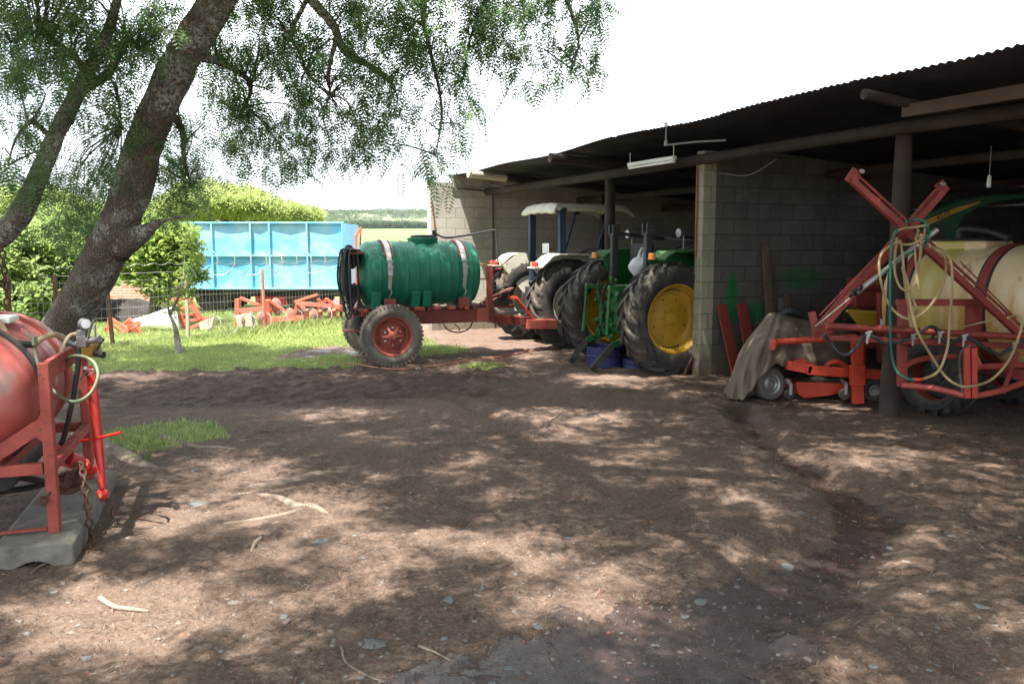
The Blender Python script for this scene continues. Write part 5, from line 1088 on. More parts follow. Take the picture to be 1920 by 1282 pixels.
pr = [(.001, -.02), (.16, -.015), (.28, .01), (.36, .05), (.405, .11), (tr_, .18), (tr_, .26), (tr_ - .012, .275), (tr_ - .012, .33), (tr_, .345), (tr_, .62), (tr_ + .012, .64), (tr_ + .012, .70), (tr_, .72), (tr_, .92), (tr_ - .012, .94), (tr_ - .012, 1.0), (tr_, 1.02), (tr_, 1.2), (.405, 1.27), (.36, 1.33), (.26, 1.37), (.001, 1.39)]
b.lathe(pr, (tx, 0, tz_), (0, 1, 0), 64); b.build('tank', M_pinktank, ls, sm=True)
for y, wd, m in ((.30, .07, M_black), (.97, .06, M_frame)):
    b = MB(); b.lathe([(tr_ - .01, y - wd / 2), (tr_ + .012, y - wd / 2), (tr_ + .012, y + wd / 2), (tr_ - .01, y + wd / 2)], (tx, 0, tz_), (0, 1, 0), 64); b.build('strap', m, ls, sm=True)
b = MB(); b.box((-.34, .62, tz_ + tr_ - .01), (.14, .22, .04)); b.build('label_plate', M_white, ls, bevel=.01)
for pts, w_, h_ in (([(0, 0, 0), (0, 0, .94)], .07, .055), ([(0, 1.1, 0), (0, 1.1, .95)], .07, .055), ([(-1.0, 0, 0), (-1.0, 0, .6)], .07, .055), ([(-1.0, 1.1, 0), (-1.0, 1.1, .6)], .07, .055)):
    b = MB(); b.bar(pts[0], pts[1], w_, h_, (1, 0, 0)); b.build('leg', M_frame, ls, bevel=.005)
for pts, w_, h_ in (([(.0, .04, .885), (.0, 1.06, .885)], .03, .11), ([(-.03, -.012, .60), (-.80, -.012, .10)], .02, .075), ([(-1.0, 0, .36), (-.035, 0, .36)], .055, .06), ([(-1.0, 1.1, .36), (-.035, 1.1, .36)], .055, .06), ([(-.95, .03, .36), (-.95, 1.07, .36)], .055, .06), ([(-.25, .03, .355), (-.25, 1.07, .355)], .055, .05), ([(-1.0, .0, .02), (-.035, 0, .02)], .035, .012), ([(0, .04, .36), (0, 1.07, .36)], .05, .05)):
    b = MB(); b.bar(pts[0], pts[1], w_, h_, (0, 0, 1)); b.build('rail', M_frame, ls, bevel=.004)
b = MB(); b.bar((-.60, .12, .40), (-.26, .12, .40), .16, .075); b.bar((-.60, .98, .40), (-.26, .98, .40), .16, .075); b.build('cradle', M_frame, ls, bevel=.005)
b = MB(); b.prism([(-.012, -.03, .70), (-.08, -.03, .56), (-.012, -.03, .50)], (0, .012, 0)); b.build('gusset', M_frame, ls)
b = MB(); b.cyl((-.3, .2, .28), (-.3, .9, .28), .09, 16); b.box((-.55, .5, .2), (.3, .5, .14)); b.tube([(-.2, .1, .3), (-.1, .3, .2), (-.3, .5, .12), (-.7, .5, .1)], .02, 8, 4); b.build('pump', M_grease, ls, sm=True, bevel=.01)
def wt_(name, mat, pts, r, n=10, s_=6, **k):
    b = MB(); b.tube([P(*q) for q in pts], r, n, s_); return b.build(name, mat, ls, w=True, sm=True, **k)
M_galv = paint('grey_fitting', (.22, .21, .20), (.12, .09, .07), .5, .45, .6, 10)
wt_('suction_hose', M_tan, [(-40, 575, 4.75), (0, 606, 4.75), (14, 632, 4.72), (28, 642, 4.72), (58, 646, 4.75), (84, 632, 4.8), (104, 627, 4.85), (116, 634, 4.9)], .0175)
wt_('tape_wrap', M_black, [(12, 630, 4.71), (28, 642, 4.71), (58, 646, 4.74), (66, 643, 4.76)], .0195)
wt_('elbow', M_galv, [(112, 630, 4.9), (126, 639, 4.92), (140, 645, 4.94), (150, 642, 4.95), (153, 632, 4.95)], .022)
b = MB(); p = P(156, 640, 4.95); b.box(p, (.06, .06, .07)); b.box(p + Vector((.0, 0, .05)), (.055, .05, .04)); b.cyl(p, p + Vector((.10, -.03, .015)), .022, 12); b.cyl(p + Vector((.10, -.03, .015)), p + Vector((.12, -.035, .02)), .028, 6); b.build('valve_block', M_galv, ls, w=True, bevel=.006)
b = MB(); b.cyl(p + Vector((0, 0, .05)), p + Vector((.005, 0, .11)), .011, 8); gcn = P(159, 607, 4.94); gx_ = Vector((.75, -.66, .05)).normalized(); b.cyl(gcn - gx_ * .022, gcn + gx_ * .016, .033, 24); ga = b.build('gauge', M_galv, ls, w=True, sm=True)
b = MB(); b.cyl(gcn + gx_ * .0165, gcn + gx_ * .018, .028, 24); b.build('dial', M_white, ga, w=True)
b = MB(); b.bar(p + Vector((.04, -.02, .03)), P(176, 600, 4.9), .012, .006); b.bar(P(164, 640, 4.92), P(172, 606, 4.9), .012, .006); b.bar(P(179, 636, 4.88), P(177, 608, 4.88), .014, .010); b.build('lever', M_galv, ls, w=True, bevel=.002)
wt_('green_hose', paint('olive_hose', (.11, .13, .075), (.16, .14, .09), .4, .5), [(64, 648, 4.66), (62, 636, 4.68), (67, 634, 4.7), (66, 660, 4.66), (76, 695, 4.62), (98, 730, 4.58), (128, 751, 4.55), (152, 750, 4.55), (173, 733, 4.58), (184, 705, 4.62), (178, 682, 4.68), (164, 671, 4.72), (148, 667, 4.76), (132, 669, 4.8), (126, 676, 4.85)], .0095)
wt_('cream_hose', paint('cream_hose', (.48, .37, .22), (.3, .22, .14), .4, .5), [(146, 626, 4.95), (132, 628, 4.92), (120, 645, 4.88), (111, 668, 4.85), (106, 692, 4.85), (104, 720, 4.9)], .0105)
wt_('drop_hose', M_black, [(147, 652, 4.93), (147, 675, 4.92), (142, 715, 4.9), (132, 770, 4.88), (122, 812, 4.9), (108, 850, 4.95)], .0155)
wt_('return_hose', M_gh, [(-20, 590, 4.8), (20, 628, 4.8), (48, 658, 4.8), (66, 684, 4.82), (84, 705, 4.9)], .008)
b = MB(); p = P(168, 655, 5.15); b.box(p, (.10, .12, .09)); b.build('pump_head', paint('dark_yellow_cast', (.38, .20, .02), (.12, .08, .04), .5, .5), ls, w=True, bevel=.015)
b = MB(); p = P(178, 662, 5.1); b.cyl(p, p + Vector((.06, -.01, -.01)), .022, 12); b.tube([p, p + Vector((.03, 0, .05)), p + Vector((.06, 0, .09))], .008, 6, 3); b.build('tap', M_black, ls, w=True, sm=True)
# top link, handle, universal joint
M_fresh = paint('fresh_red_enamel', (.46, .016, .008), (.2, .03, .02), .25, .28, 0, 5, .08)
b = MB(); b.tube([P(166, 690, 4.98), P(172, 710, 4.95), P(176, 745, 4.9), P(186, 850, 4.84), P(190, 880, 4.82), P(191, 915, 4.8)], [.028, .024, .027, .027, .021, .019], 16, 3); tl = b.build('top_link', M_fresh, ls, w=True, sm=True)
b = MB(); p = P(192, 926, 4.8); b.sphere(tuple(p), .036, 8, (1, .7, 1)); b.cyl(p + Vector((0, -.032, 0)), p + Vector((0, .032, 0)), .018, 14); b.build('ball_end', M_fresh, tl, w=True, sm=True)
b = MB(); b.cyl(p + Vector((0, -.036, 0)), p + Vector((0, -.030, 0)), .012, 12); b.build('ball_hole', M_brass, tl, w=True)
b = MB(); b.tube([P(150, 827, 4.86), P(188, 820, 4.8), P(226, 811, 4.74)], .0085, 8); b.build('tommy_bar', M_fresh, tl, w=True, sm=True)
b = MB(); b.cyl(P(160, 700, 5.0), P(160, 690, 4.88), .012, 8); b.tube([P(150, 712, 4.9), P(160, 700, 4.88), P(172, 692, 4.86), P(176, 698, 4.86), P(165, 704, 4.86)], .005, 6, 4); b.build('linch_pin', M_galv, tl, w=True, sm=True)
a0, a1 = P(102, 852, 4.75), P(148, 866, 4.85)
b = MB(); d = (a1 - a0).normalized(); b.bar(a0 + Vector((0, 0, .045)), a0 + d * .10 + Vector((0, 0, .045)), .05, .018); b.bar(a0 + Vector((0, 0, -.045)), a0 + d * .10 + Vector((0, 0, -.045)), .05, .018); b.cyl(a0 + d * .09, a0 + d * .17, .05, 16, .034); b.cyl(a0 + d * .02 + Vector((0, 0, -.06)), a0 + d * .02 + Vector((0, 0, .06)), .02, 12); b.cyl(a0 + d * .16, a1 + d * .05, .030, 14); b.build('universal_joint', paint('worn_crimson', (.42, .035, .03), (.15, .05, .04), .45, .4), ls, w=True, sm=True, bevel=.004)
b = MB(); c0 = P(160, 876, 4.86); b.lathe([(.001, -.06), (.032, -.06), (.036, -.05), (.026, -.04), (.036, -.03), (.026, -.02), (.036, -.01), (.036, .01), (.026, .02), (.036, .03), (.03, .06), (.001, .06)], c0, d, 16); b.build('spline_collar', M_fresh, ls, w=True, sm=True)
b = MB(); b.cyl(P(122, 905, 4.9), P(150, 895, 4.95), .045, 14); b.box(P(128, 905, 4.95), (.10, .10, .12)); b.cyl(P(124, 906, 4.82), P(124, 906, 4.92), .03, 12); b.build('lower_pin', M_rust, ls, w=True, sm=True, bevel=.004)
def chain(lab, pts, ringp=None, L_=.062, r=.0075, W=.036):
    c_ = thing('tie_chain', lab, 'chain', tuple(P(*pts[-1])), 0); b = MB(); chain_links(b, [P(*q) for q in pts], L_, r, W); b.build('links', M_rust, c_, w=True, sm=True)
    if ringp: b = MB(); b.torus(P(*ringp), .042, .008, (.1, -.1, 1), 22, 8); b.build('ring', M_rust, c_, w=True, sm=True)
chain('rusty chain draped down to a ring lying beside the concrete beam', [(152, 868, 4.76), (156, 890, 4.70), (161, 930, 4.66), (166, 970, 4.60), (170, 1000, 4.56), (175, 1030, 4.48)], (178, 1036, 4.42))
chain('rusty doubled chain slung sideways across the near leg of the pink sprayer', [(76, 944, 4.30), (95, 922, 4.40), (118, 900, 4.55), (140, 880, 4.7), (155, 868, 4.75)], None, .066, .009, .042)
chain('short rusty chain end with a hook hanging below the bright red link', [(186, 936, 4.86), (200, 936, 4.86), (208, 948, 4.84), (212, 970, 4.82)], None)
# concrete beam beneath
bm = MB(); y0, y1 = -.20, 1.32; ol = [(-.27, y0, -.17), (-.27, y0, -.015), (-.24, y0, 0), (.09, y0, 0), (.12, y0, -.02), (.12, y0, -.17)]
arch = [(-.07 + .10 * math.cos(a), y0, -.17 + .075 * math.sin(a)) for a in np.linspace(0, PI, 9)]
Mx = ROOTM[ls.name]
o_ = thing('concrete_beam', 'grey concrete beam with an arched end, carrying the near legs of the pink sprayer', 'concrete beam', (LO[0], LO[1], 0), LA)
bm.prism([Mx @ Vector(q) for q in ol + arch], Mx.to_3x3() @ Vector((0, y1 - y0, 0))); bm.build('beam', M_concrete, o_, w=True, bevel=.012)
o_ = thing('concrete_beam', 'second concrete beam at the frame edge under the far legs of the pink sprayer', 'concrete beam', (LO[0] - .95, LO[1] - .31, 0), LA)
bm = MB(); bm.prism([Mx @ (Vector(q) + Vector((-1.05, 0, 0))) for q in ol], Mx.to_3x3() @ Vector((0, y1 - y0, 0))); bm.build('beam', M_concrete, o_, w=True, bevel=.012)
# ------------------------------------------------------------------ blue bin trailer
YB = 20.4; bl = P(330, 541, YB); br_ = P(645, 541, YB); tl_ = P(330, 418, YB)
bw, bh = br_.x - bl.x, tl_.z - bl.z; zb0 = bl.z
bin_ = thing('bulk_bin_trailer', 'dented bright blue steel bulk trailer with ribbed sides behind the fence', 'trailer', (bl.x, YB, hz(bl.x, YB)), 0)
M_binblue = paint('sky_blue_steel', (.07, .31, .50), (.36, .56, .58), 1., .42, 0, 1.3, .12, None, .6)
z0 = zb0 - hz(bl.x, YB)
xs = np.linspace(0, bw, 90); zs = np.linspace(0, bh, 40); X, Z = np.meshgrid(xs, zs)
ribx = [(q - 330) / 315 * bw for q in (330, 402, 474, 509, 579, 645)]
bulge = np.zeros_like(X)
for a, b_ in zip(ribx[:-1], ribx[1:]):
    u = np.clip((X - a) / (b_ - a), 0, 1)
    for z_a, z_b in ((0, bh * .5), (bh * .5, bh)): v = np.clip((Z - z_a) / (z_b - z_a), 0, 1); bulge += np.where((X >= a) & (X <= b_) & (Z >= z_a) & (Z <= z_b), np.sin(PI * u) * np.sin(PI * v), 0)
Yd = .028 * bulge * (.4 + fbm(X * 1.3, Z * 1.3, 3, 6)) + .03 * (fbm(X * 2.5, Z * 2.5, 3, 16) - .5)
ix = np.arange(X.size).reshape(X.shape); fq = np.stack([ix[:-1, :-1], ix[:-1, 1:], ix[1:, 1:], ix[1:, :-1]], -1).reshape(-1, 4)
big_mesh('side_panel', np.stack([X, Yd, Z + z0], -1).reshape(-1, 3), fq, M_binblue, bin_, sm=True)
b = MB(); b.box2((0, 2.1, z0), (bw, 2.14, z0 + bh)); b.box2((0, .05, z0), (.04, 2.1, z0 + bh)); b.box2((bw - .04, .05, z0), (bw, 2.1, z0 + bh)); b.box2((0, .06, z0), (bw, 2.1, z0 + .05)); b.build('bin_shell', M_binblue, bin_)
for x in ribx: b = MB(); b.box2((x - .022, -.06, z0 - .02), (x + .022, .0, z0 + bh)); b.build('rib', M_binblue, bin_, bevel=.008)
for z_ in (z0 + bh, z0 + bh * .5, z0): b = MB(); b.box2((-.04, -.055, z_ - .022), (bw + .04, .01, z_ + .022)); b.build('rail', M_binblue, bin_, bevel=.008)
b = MB(); b.box2((.1, .3, z0 - .22), (bw - .1, .5, z0 - .04)); b.box2((.1, 1.5, z0 - .22), (bw - .1, 1.7, z0 - .04)); b.box2((-.8, .95, z0 - .2), (.2, 1.15, z0 - .06)); b.build('chassis', M_grease, bin_)
b = MB(); b.box2((1.9, .15, z0 - .42), (2.8, .35, z0 - .2)); b.build('tool_locker', paint('deep_tail_red', (.4, .02, .02), (.2, .04, .03), .3, .4), bin_)
for x in (.85, 3.1):
    for y in (.25, 1.75):
        h_ = MB(); h_.lathe([(.001, -.1), (.1, -.1), (.12, -.04), (.24, -.06)], (0, 0, 0), (0, 1, 0), 20); wh = h_.build('wheel', M_grease, bin_, sm=True, loc=(x, y, .47)); road_tyre(.47, .24, .25, False).build('tyre', M_rubber, wh, sm=True)
# ------------------------------------------------------------------ fence with razor wire
M_wire = paint('bright_wire', (.34, .33, .31), (.2, .16, .13), .4, .45, .7)
M_wood = paint('grey_fence_pole', (.34, .29, .22), (.18, .14, .1), .5, .9)
FP = [G(20, 668), G(110, 660), G(213, 652), G(352, 640), G(497, 622), G(640, 606), G(760, 596)]
FP = [Vector((p.x, p.y, hz(p.x, p.y))) for p in FP]
fe = thing('wire_fence', 'wire mesh fence with leaning rusty posts and coils of razor wire', 'fence', tuple(FP[2]), 0)
FH = 1.12
for k, p in enumerate(FP):
    b = MB(); lean_ = Vector((rng.normal() * .03, 0, FH + .12))
    if k == 3: b.tube([p + Vector((0, 0, -.2)), p + Vector((.02, 0, .6)), p + Vector((0, 0, 1.25))], [.04, .036, .03], 8, 3, True, .15); b.build('post', M_wood, fe, w=True, sm=True)
    else: b.bar(p - Vector((0, 0, .2)), p + lean_, .05, .05, (1, 0, 0)); b.build('post', M_rust if k != 4 else M_pink, fe, w=True)
fp_ = crom(FP, 30); acc = [0.]
for i in range(len(fp_) - 1): acc.append(acc[-1] + (fp_[i + 1] - fp_[i]).length)
def at_(s_):
    i = min(max(0, int(np.searchsorted(acc, s_)) - 1), len(fp_) - 2); t_ = (s_ - acc[i]) / max(1e-6, acc[i + 1] - acc[i]); return fp_[i] + (fp_[i + 1] - fp_[i]) * t_
b = MB(); s_ = 0
while s_ < acc[-1]:
    p = at_(s_); b.tube([p + Vector((0, 0, .0)), p + Vector((0, 0, FH))], .0016, 3); s_ += .085
for z_ in (.05, .2, .35, .5, .65, .8, .95, 1.1): b.tube([p + Vector((0, 0, z_)) for p in fp_[::6]], .0018, 3)
b.build('mesh_wire', M_wire, fe, w=True)
def coil(s0, s1, z_, R, n):
    b = MB(); pts = []
    for i in range(n * 18 + 1):
        a = 2 * PI * i / 18; c_ = at_(s0 + (s1 - s0) * i / (n * 18)); d_ = (at_(min(acc[-1], s0 + (s1 - s0) * i / (n * 18) + .05)) - c_); d_.z = 0; d_ = d_.normalized() if d_.length > 1e-6 else Vector((1, 0, 0)); nn_ = Vector((-d_.y, d_.x, 0))
        rr = R * (1 + .07 * math.sin(i * .37)); pts.append(c_ + d_ * math.cos(a) * rr * .35 + nn_ * (math.cos(a) * rr * -.95) + Vector((0, 0, z_ + math.sin(a) * rr * .98)))
    b.tube(pts, .006, 4); o_ = b.build('razor_wire', M_wire, fe, w=True, sm=True)
    b = MB()
    for i in range(0, len(pts) - 1, 2): d_ = (pts[i + 1] - pts[i]).normalized(); b.box(pts[i], (.045, .003, .016), d_.to_track_quat('X', 'Z').to_matrix())
    b.build('razor_barbs', M_wire, o_, w=True)
def s_at_px(px):
    return min(np.linspace(0, acc[-1], 300), key=lambda s_: abs((at_(s_).x / max(.1, at_(s_).y)) - (px - 960) / F / .995))
coil(s_at_px(388), s_at_px(700), FH + .24, .235, 11); coil(s_at_px(395), s_at_px(690), .20, .20, 10)
b = MB(); b.tube([p + Vector((0, 0, FH + .24 + .02 * math.sin(i))) for i, p in enumerate(fp_[20:])], .003, 4); b.tube([p + Vector((0, 0, FH + .10)) for p in fp_[20:]], .003, 4); b.build('strand_wire', M_wire, fe, w=True)
# ------------------------------------------------------------------ red implements rusting behind the fence
M_imp = paint('sun_bleached_red', (.44, .085, .045), (.26, .11, .08), .5, .6, 0, 4, .2, None, .4)
M_pale = paint('pale_scoured_steel', (.40, .30, .26), (.30, .14, .09), .5, .5)
M_disc = paint('rusty_disc_steel', (.26, .12, .085), (.34, .24, .19), .6, .5, .3, 5)
def implement(name, label, cat, Y, bars, discs=(), plates=(), mat=None):
    p = P(bars[0][0], bars[0][1], Y); o_ = thing(name, label, cat, (p.x, p.y, hz(p.x, p.y)), 0)
    for k, (x0, y0, x1, y1, dy, w_, nm) in enumerate(bars):
        b = MB(); b.bar(P(x0, y0, Y + dy), P(x1, y1, Y + dy + .02 * k), w_ * .62, w_ * .8, (0, -1, .1)); b.build(nm, mat or M_imp, o_, w=True, bevel=.006)
    for (x, y, r, dy) in discs:
        b = MB(); r = r * .72; b.lathe([(.001, .07), (r * .5, .05), (r * .85, .015), (r, -.01), (r, -.016), (r * .85, .009), (r * .5, .044), (.001, .064)], P(x, y, Y + dy), (.94, -.3, .14), 28); b.build('disc', M_disc, o_, w=True, sm=True)
    for pts, dy in plates:
        b = MB(); b.prism([P(x, y, Y + dy) for x, y in pts], (.04, .08, 0)); b.build('mouldboard', M_pale, o_, w=True, bevel=.01)
    return o_
implement('ripper', 'small rust red implement lying crooked right of the leaning tree', 'implement', 15.9, [(206, 597, 203, 628, 0, .09, 'shank'), (208, 598, 245, 622, 0, .10, 'beam'), (226, 628, 262, 604, -.1, .13, 'beam'), (238, 600, 256, 618, -.2, .20, 'toolbar'), (250, 612, 268, 636, -.2, .18, 'shank'), (212, 610, 240, 632, .1, .05, 'stay'), (204, 612, 200, 638, .05, .14, 'foot')])
implement('plough_frame', 'red slatted implement frame tilted back beside the pale fence pole', 'implement', 16.6, [(328, 562, 350, 620, 0, .13, 'side_beam'), (356, 562, 376, 598, 0, .13, 'side_beam'), (322, 562, 362, 560, .1, .10, 'crossbar'), (336, 578, 366, 578, 0, .07, 'crossbar'), (340, 590, 372, 589, 0, .07, 'crossbar'), (345, 602, 396, 596, 0, .10, 'crossbar'), (352, 618, 392, 600, -.1, .10, 'beam'), (345, 584, 396, 606, .1, .06, 'stay')], [], [([(372, 606), (402, 594), (396, 616), (376, 622)], -.2)])
implement('disc_plough', 'orange red disc plough with an upright mast, under the middle of the blue bin', 'plough', 17.2, [(446, 560, 446, 612, 0, .15, 'mast'), (450, 558, 486, 572, 0, .10, 'link'), (448, 583, 510, 578, 0, .15, 'beam'), (502, 562, 506, 610, 0, .14, 'mast'), (505, 564, 545, 590, 0, .08, 'stay'), (506, 600, 570, 596, -.1, .18, 'beam'), (470, 586, 464, 610, -.1, .10, 'shank'), (534, 596, 530, 612, -.1, .10, 'shank'), (486, 572, 512, 574, .1, .08, 'link')], [(462, 600, .22, -.2), (492, 598, .24, -.2), (520, 575, .27, .2), (546, 592, .24, .1)], [([(440, 592), (470, 586), (474, 612), (446, 614)], -.3)])
implement('mouldboard_plough', 'orange red plough with a long raised beam beside the green tank trailer', 'plough', 17.9, [(552, 566, 596, 552, 0, .09, 'beam'), (556, 568, 640, 576, 0, .15, 'beam'), (560, 566, 548, 604, 0, .13, 'leg'), (596, 560, 612, 582, 0, .10, 'stay'), (612, 560, 640, 584, .1, .10, 'stay'), (612, 560, 596, 584, .1, .10, 'stay'), (576, 580, 574, 608, -.1, .11, 'shank'), (600, 582, 604, 606, -.1, .11, 'shank'), (626, 580, 630, 604, -.1, .11, 'shank'), (570, 598, 642, 594, .2, .13, 'beam')], [(566, 584, .28, .2), (590, 592, .22, -.1), (622, 590, .22, 0)], [([(556, 604), (580, 600), (584, 618), (560, 622)], -.2)])
implement('hitch_mast', 'thin red steel mast standing behind the trailer between blue bin and shed', 'mast', 19.0, [(667, 440, 667, 600, 0, .07, 'upright'), (667, 444, 677, 426, 0, .08, 'arm'), (676, 428, 674, 600, .1, .06, 'upright'), (664, 520, 690, 516, .1, .06, 'crossbar')])
# white moulded hopper and compost, brick wall
p = P(300, 606, 16.4); o_ = thing('fertiliser_hopper', 'white plastic hopper lying on its side in the grass behind the sapling', 'hopper', (p.x, p.y, hz(p.x, p.y)), math.radians(12))
b = MB(); b.lathe([(.05, -.6), (.08, -.55), (.13, -.2), (.20, .1), (.24, .3), (.25, .34), (.23, .34), (.21, .28), (.05, -.5)], (0, 0, .22), (1, .1, .12), 30, 4.); b.build('hopper_body', M_white, o_, sm=True)
b = MB(); b.torus((.34, .03, .26), .245, .02, (1, .1, .12), 30, 8); b.build('hopper_rim', M_white, o_, sm=True)
def mound(name, label, cat, c, rx_, ry_, h_, mat, seed):
    n = 44; u = np.linspace(-1, 1, n); X, Y = np.meshgrid(u, u); r = np.hypot(X, Y); Z = h_ * np.clip(1 - r ** 2, 0, 1) ** .8 * (.7 + .6 * fbm(X * 3 + seed, Y * 3, 4, seed)) - .05
    ix = np.arange(n * n).reshape(n, n); fq = np.stack([ix[:-1, :-1], ix[:-1, 1:], ix[1:, 1:], ix[1:, :-1]], -1).reshape(-1, 4)
    o_ = big_mesh(name, np.stack([X * rx_, Y * ry_, Z], -1).reshape(-1, 3), fq, mat, None, True); o_.location = (c.x, c.y, hz(c.x, c.y)); return tag(o_, label, cat)
mound('soil_heap', 'long low heap of dark soil in front of the pink brick wall', 'heap', P(245, 600, 18.6), 1.6, .8, .55, paint('dark_soil', (.018, .014, .011), (.035, .026, .02), .5, .95, 0, 6, .8), 3)
M_brick = NT('pink_brick'); uv = M_brick.n('ShaderNodeUVMap', uv_map='UVMap').outputs[0]; bk = M_brick.n('ShaderNodeTexBrick'); bk.inputs['Scale'].default_value = 1; bk.inputs['Brick Width'].default_value = .23; bk.inputs['Row Height'].default_value = .085; bk.inputs['Mortar Size'].default_value = .007
bk.inputs['Color1'].default_value = (.42, .17, .11, 1); bk.inputs['Color2'].default_value = (.50, .24, .17, 1); bk.inputs['Mortar'].default_value = (.42, .36, .31, 1); M_brick.l(uv, bk.inputs['Vector']); M_brick.l(bk.outputs['Color'], M_brick.b.inputs['Base Color']); M_brick.b.inputs['Roughness'].default_value = .9; M_brick = M_brick.m
wl = P(30, 590, 21.5); wr = P(330, 590, 21.5); zt = P(200, 538, 21.5).z
o_ = thing('brick_wall', 'low pink brick garden wall with a stepped top behind the leaning tree', 'wall', (wl.x, 21.5, hz(-9, 21.5)), 0)
b = MB(); b.box2((wl.x, 21.5, -.3 + hz(-9, 21.5)), (wr.x, 21.73, zt)); b.build('wall_face', M_brick, o_, w=True, uv=True)
for x in (188, 245, 300): c_ = P(x, 538, 21.6); b = MB(); b.box((c_.x, 21.615, zt + .06), (.4, .23, .12)); b.build('coping_block', M_brick, o_, w=True, uv=True)
# ------------------------------------------------------------------ shrubs and trees behind
M_gloss = leafmat('glossy_leaf', (.10, .19, .035), (.30, .38, .10), .36, .35)
M_lime = leafmat('lime_leaf', (.18, .25, .07), (.33, .38, .14), .42)
M_mid = leafmat('mid_green_leaf', (.10, .18, .05), (.28, .36, .12), .42)
M_hazeleaf = leafmat('far_leaf', (.035, .065, .035), (.07, .10, .05), .3)
LEAF = leaf_proto(9, .13, .36, .10); LEAFS = leaf_proto(10, .085, .36, .10); LEAFL = leaf_proto(10, .26, .42, .30); TUFT = leaf_proto(12, .19, .2, .26)
def shell(c, rad, n, seed, fill=.55):
    r2 = np.random.default_rng(seed); d = r2.normal(size=(n, 3)); d /= np.linalg.norm(d, axis=1)[:, None]
    rr = r2.uniform(fill, 1, n) ** .6; q = d * rr[:, None]; k = fbm(d[:, 0] * 2.3 + seed, d[:, 1] * 2.3 + d[:, 2] * 1.7, 3, seed); m = k > .40
    return (np.array(c) + q * (np.array(rad)[None] * (.65 + .75 * k)[:, None]))[m]
def bush(name, label, cat, base, crowns, mat, proto, n, trunk_pts_=None, tr=(.06, .03), group=None, bark=None, stems=3):
    o_ = thing(name, label, cat, (base.x, base.y, hz(base.x, base.y)), 0, group)
    pts = np.concatenate([shell(tuple(c), r, int(n * k), 11 + 7 * i + int(abs(base.x) * 10)) for i, (c, r, k) in enumerate(crowns)])
    m = len(pts); V, Q = scatter(proto, pts, rng.uniform(0, 6.28, m), rng.uniform(-.6, .6, m), rng.uniform(-.5, .5, m), rng.uniform(.7, 1.3, m))
    big_mesh('crown', V, Q, mat, o_, w=True)
    b = MB()
    if trunk_pts_: b.tube(trunk_pts_, list(np.linspace(tr[0], tr[1], len(trunk_pts_))), 9, 4, True, .15)
    src = trunk_pts_[-1] if trunk_pts_ else Vector((base.x, base.y, hz(base.x, base.y) - .05))
    for i in range(stems):
        c, r, k = crowns[i % len(crowns)]; tgt = Vector(c) + Vector((rng.normal() * r[0] * .4, rng.normal() * r[1] * .4, rng.normal() * r[2] * .3)); b.tube([src, (src + tgt) / 2 + Vector((rng.normal() * .08, rng.normal() * .08, .05)), tgt], [tr[1], tr[1] * .7, .006], 6, 4)
    b.build('trunk', bark or M_bark2, o_, w=True, sm=True, auto=False); return o_
def C(px, py, Y, rx_, ry_, rz_, k=1.): return (P(px, py, Y), (rx_, ry_, rz_), k)
bush('citrus_tree', 'leafy dark green fruit tree against the left end of the blue bin', 'tree', G(288, 606), [C(292, 478, 17.3, .66, .6, .52), C(338, 448, 17.2, .22, .3, .2, .25), C(308, 535, 17.1, .40, .4, .34, .5), C(275, 440, 17.5, .4, .4, .28, .4), C(356, 490, 17.2, .13, .2, .2, .12), C(255, 500, 17.2, .3, .3, .4, .3)], M_gloss, LEAF, 900, [G(288, 606) + Vector((0, 0, -.1)), P(290, 575, 17.4), P(296, 530, 17.3)], (.15, .10), None, None, 7)
bush('sapling', 'thin sapling with a pale forked trunk standing in the lawn before the fence', 'sapling', G(338, 661), [C(358, 470, 13.4, .16, .2, .30, .5), C(374, 520, 13.4, .10, .12, .10, .25), C(350, 535, 13.5, .08, .1, .25, .3), C(322, 580, 13.5, .10, .1, .1, .2)], M_gloss, LEAFS, 130, [G(338, 661) + Vector((0, 0, -.06)), P(333, 640, 13.4), P(328, 612, 13.4), P(318, 590, 13.4)], (.07, .018), None, barkmat('pale_sapling_bark', (.38, .34, .29), (.50, .46, .40), (.55, .53, .48)), 3)
bush('garden_bush', 'bushy bright green shrub mass right of the hanging chain', 'shrub', P(95, 600, 18.), [C(95, 500, 18., 1.1, .9, .85), C(45, 530, 17.6, .8, .8, .7, .7), C(130, 545, 18.2, .6, .6, .5, .5), C(125, 440, 18.6, .7, .6, .55, .6)], M_mid, LEAF, 1500, None, (.06, .05), 'shrubs left of the leaning tree', None, 7)
bush('garden_bush', 'bushy shrub cut by the left picture edge below the bent limb', 'shrub', P(-20, 600, 17.), [C(-10, 500, 17., 1.0, .8, .9), C(10, 570, 16.6, .8, .7, .45, .6)], M_mid, LEAF, 1300, None, (.06, .05), 'shrubs left of the leaning tree', None, 6)
bush('thorn_tree', 'broad flat topped lime green thorn tree spreading behind the blue bin', 'tree', P(440, 560, 31), [C(425, 388, 31, 1.9, 2, .36, 1.3), C(385, 372, 31, 1.1, 1.4, .34, .8), C(500, 402, 31, 1.3, 1.3, .20, .8), C(350, 395, 31, 1.0, 1.2, .34, .6), C(560, 409, 31.5, .8, .8, .11, .4), C(455, 375, 31, .8, 1, .2, .4)], M_lime, TUFT, 3000, [Vector((P(450, 560, 31).x, 31, -1)), P(452, 500, 31), P(455, 440, 31)], (.2, .13), None, None, 9)
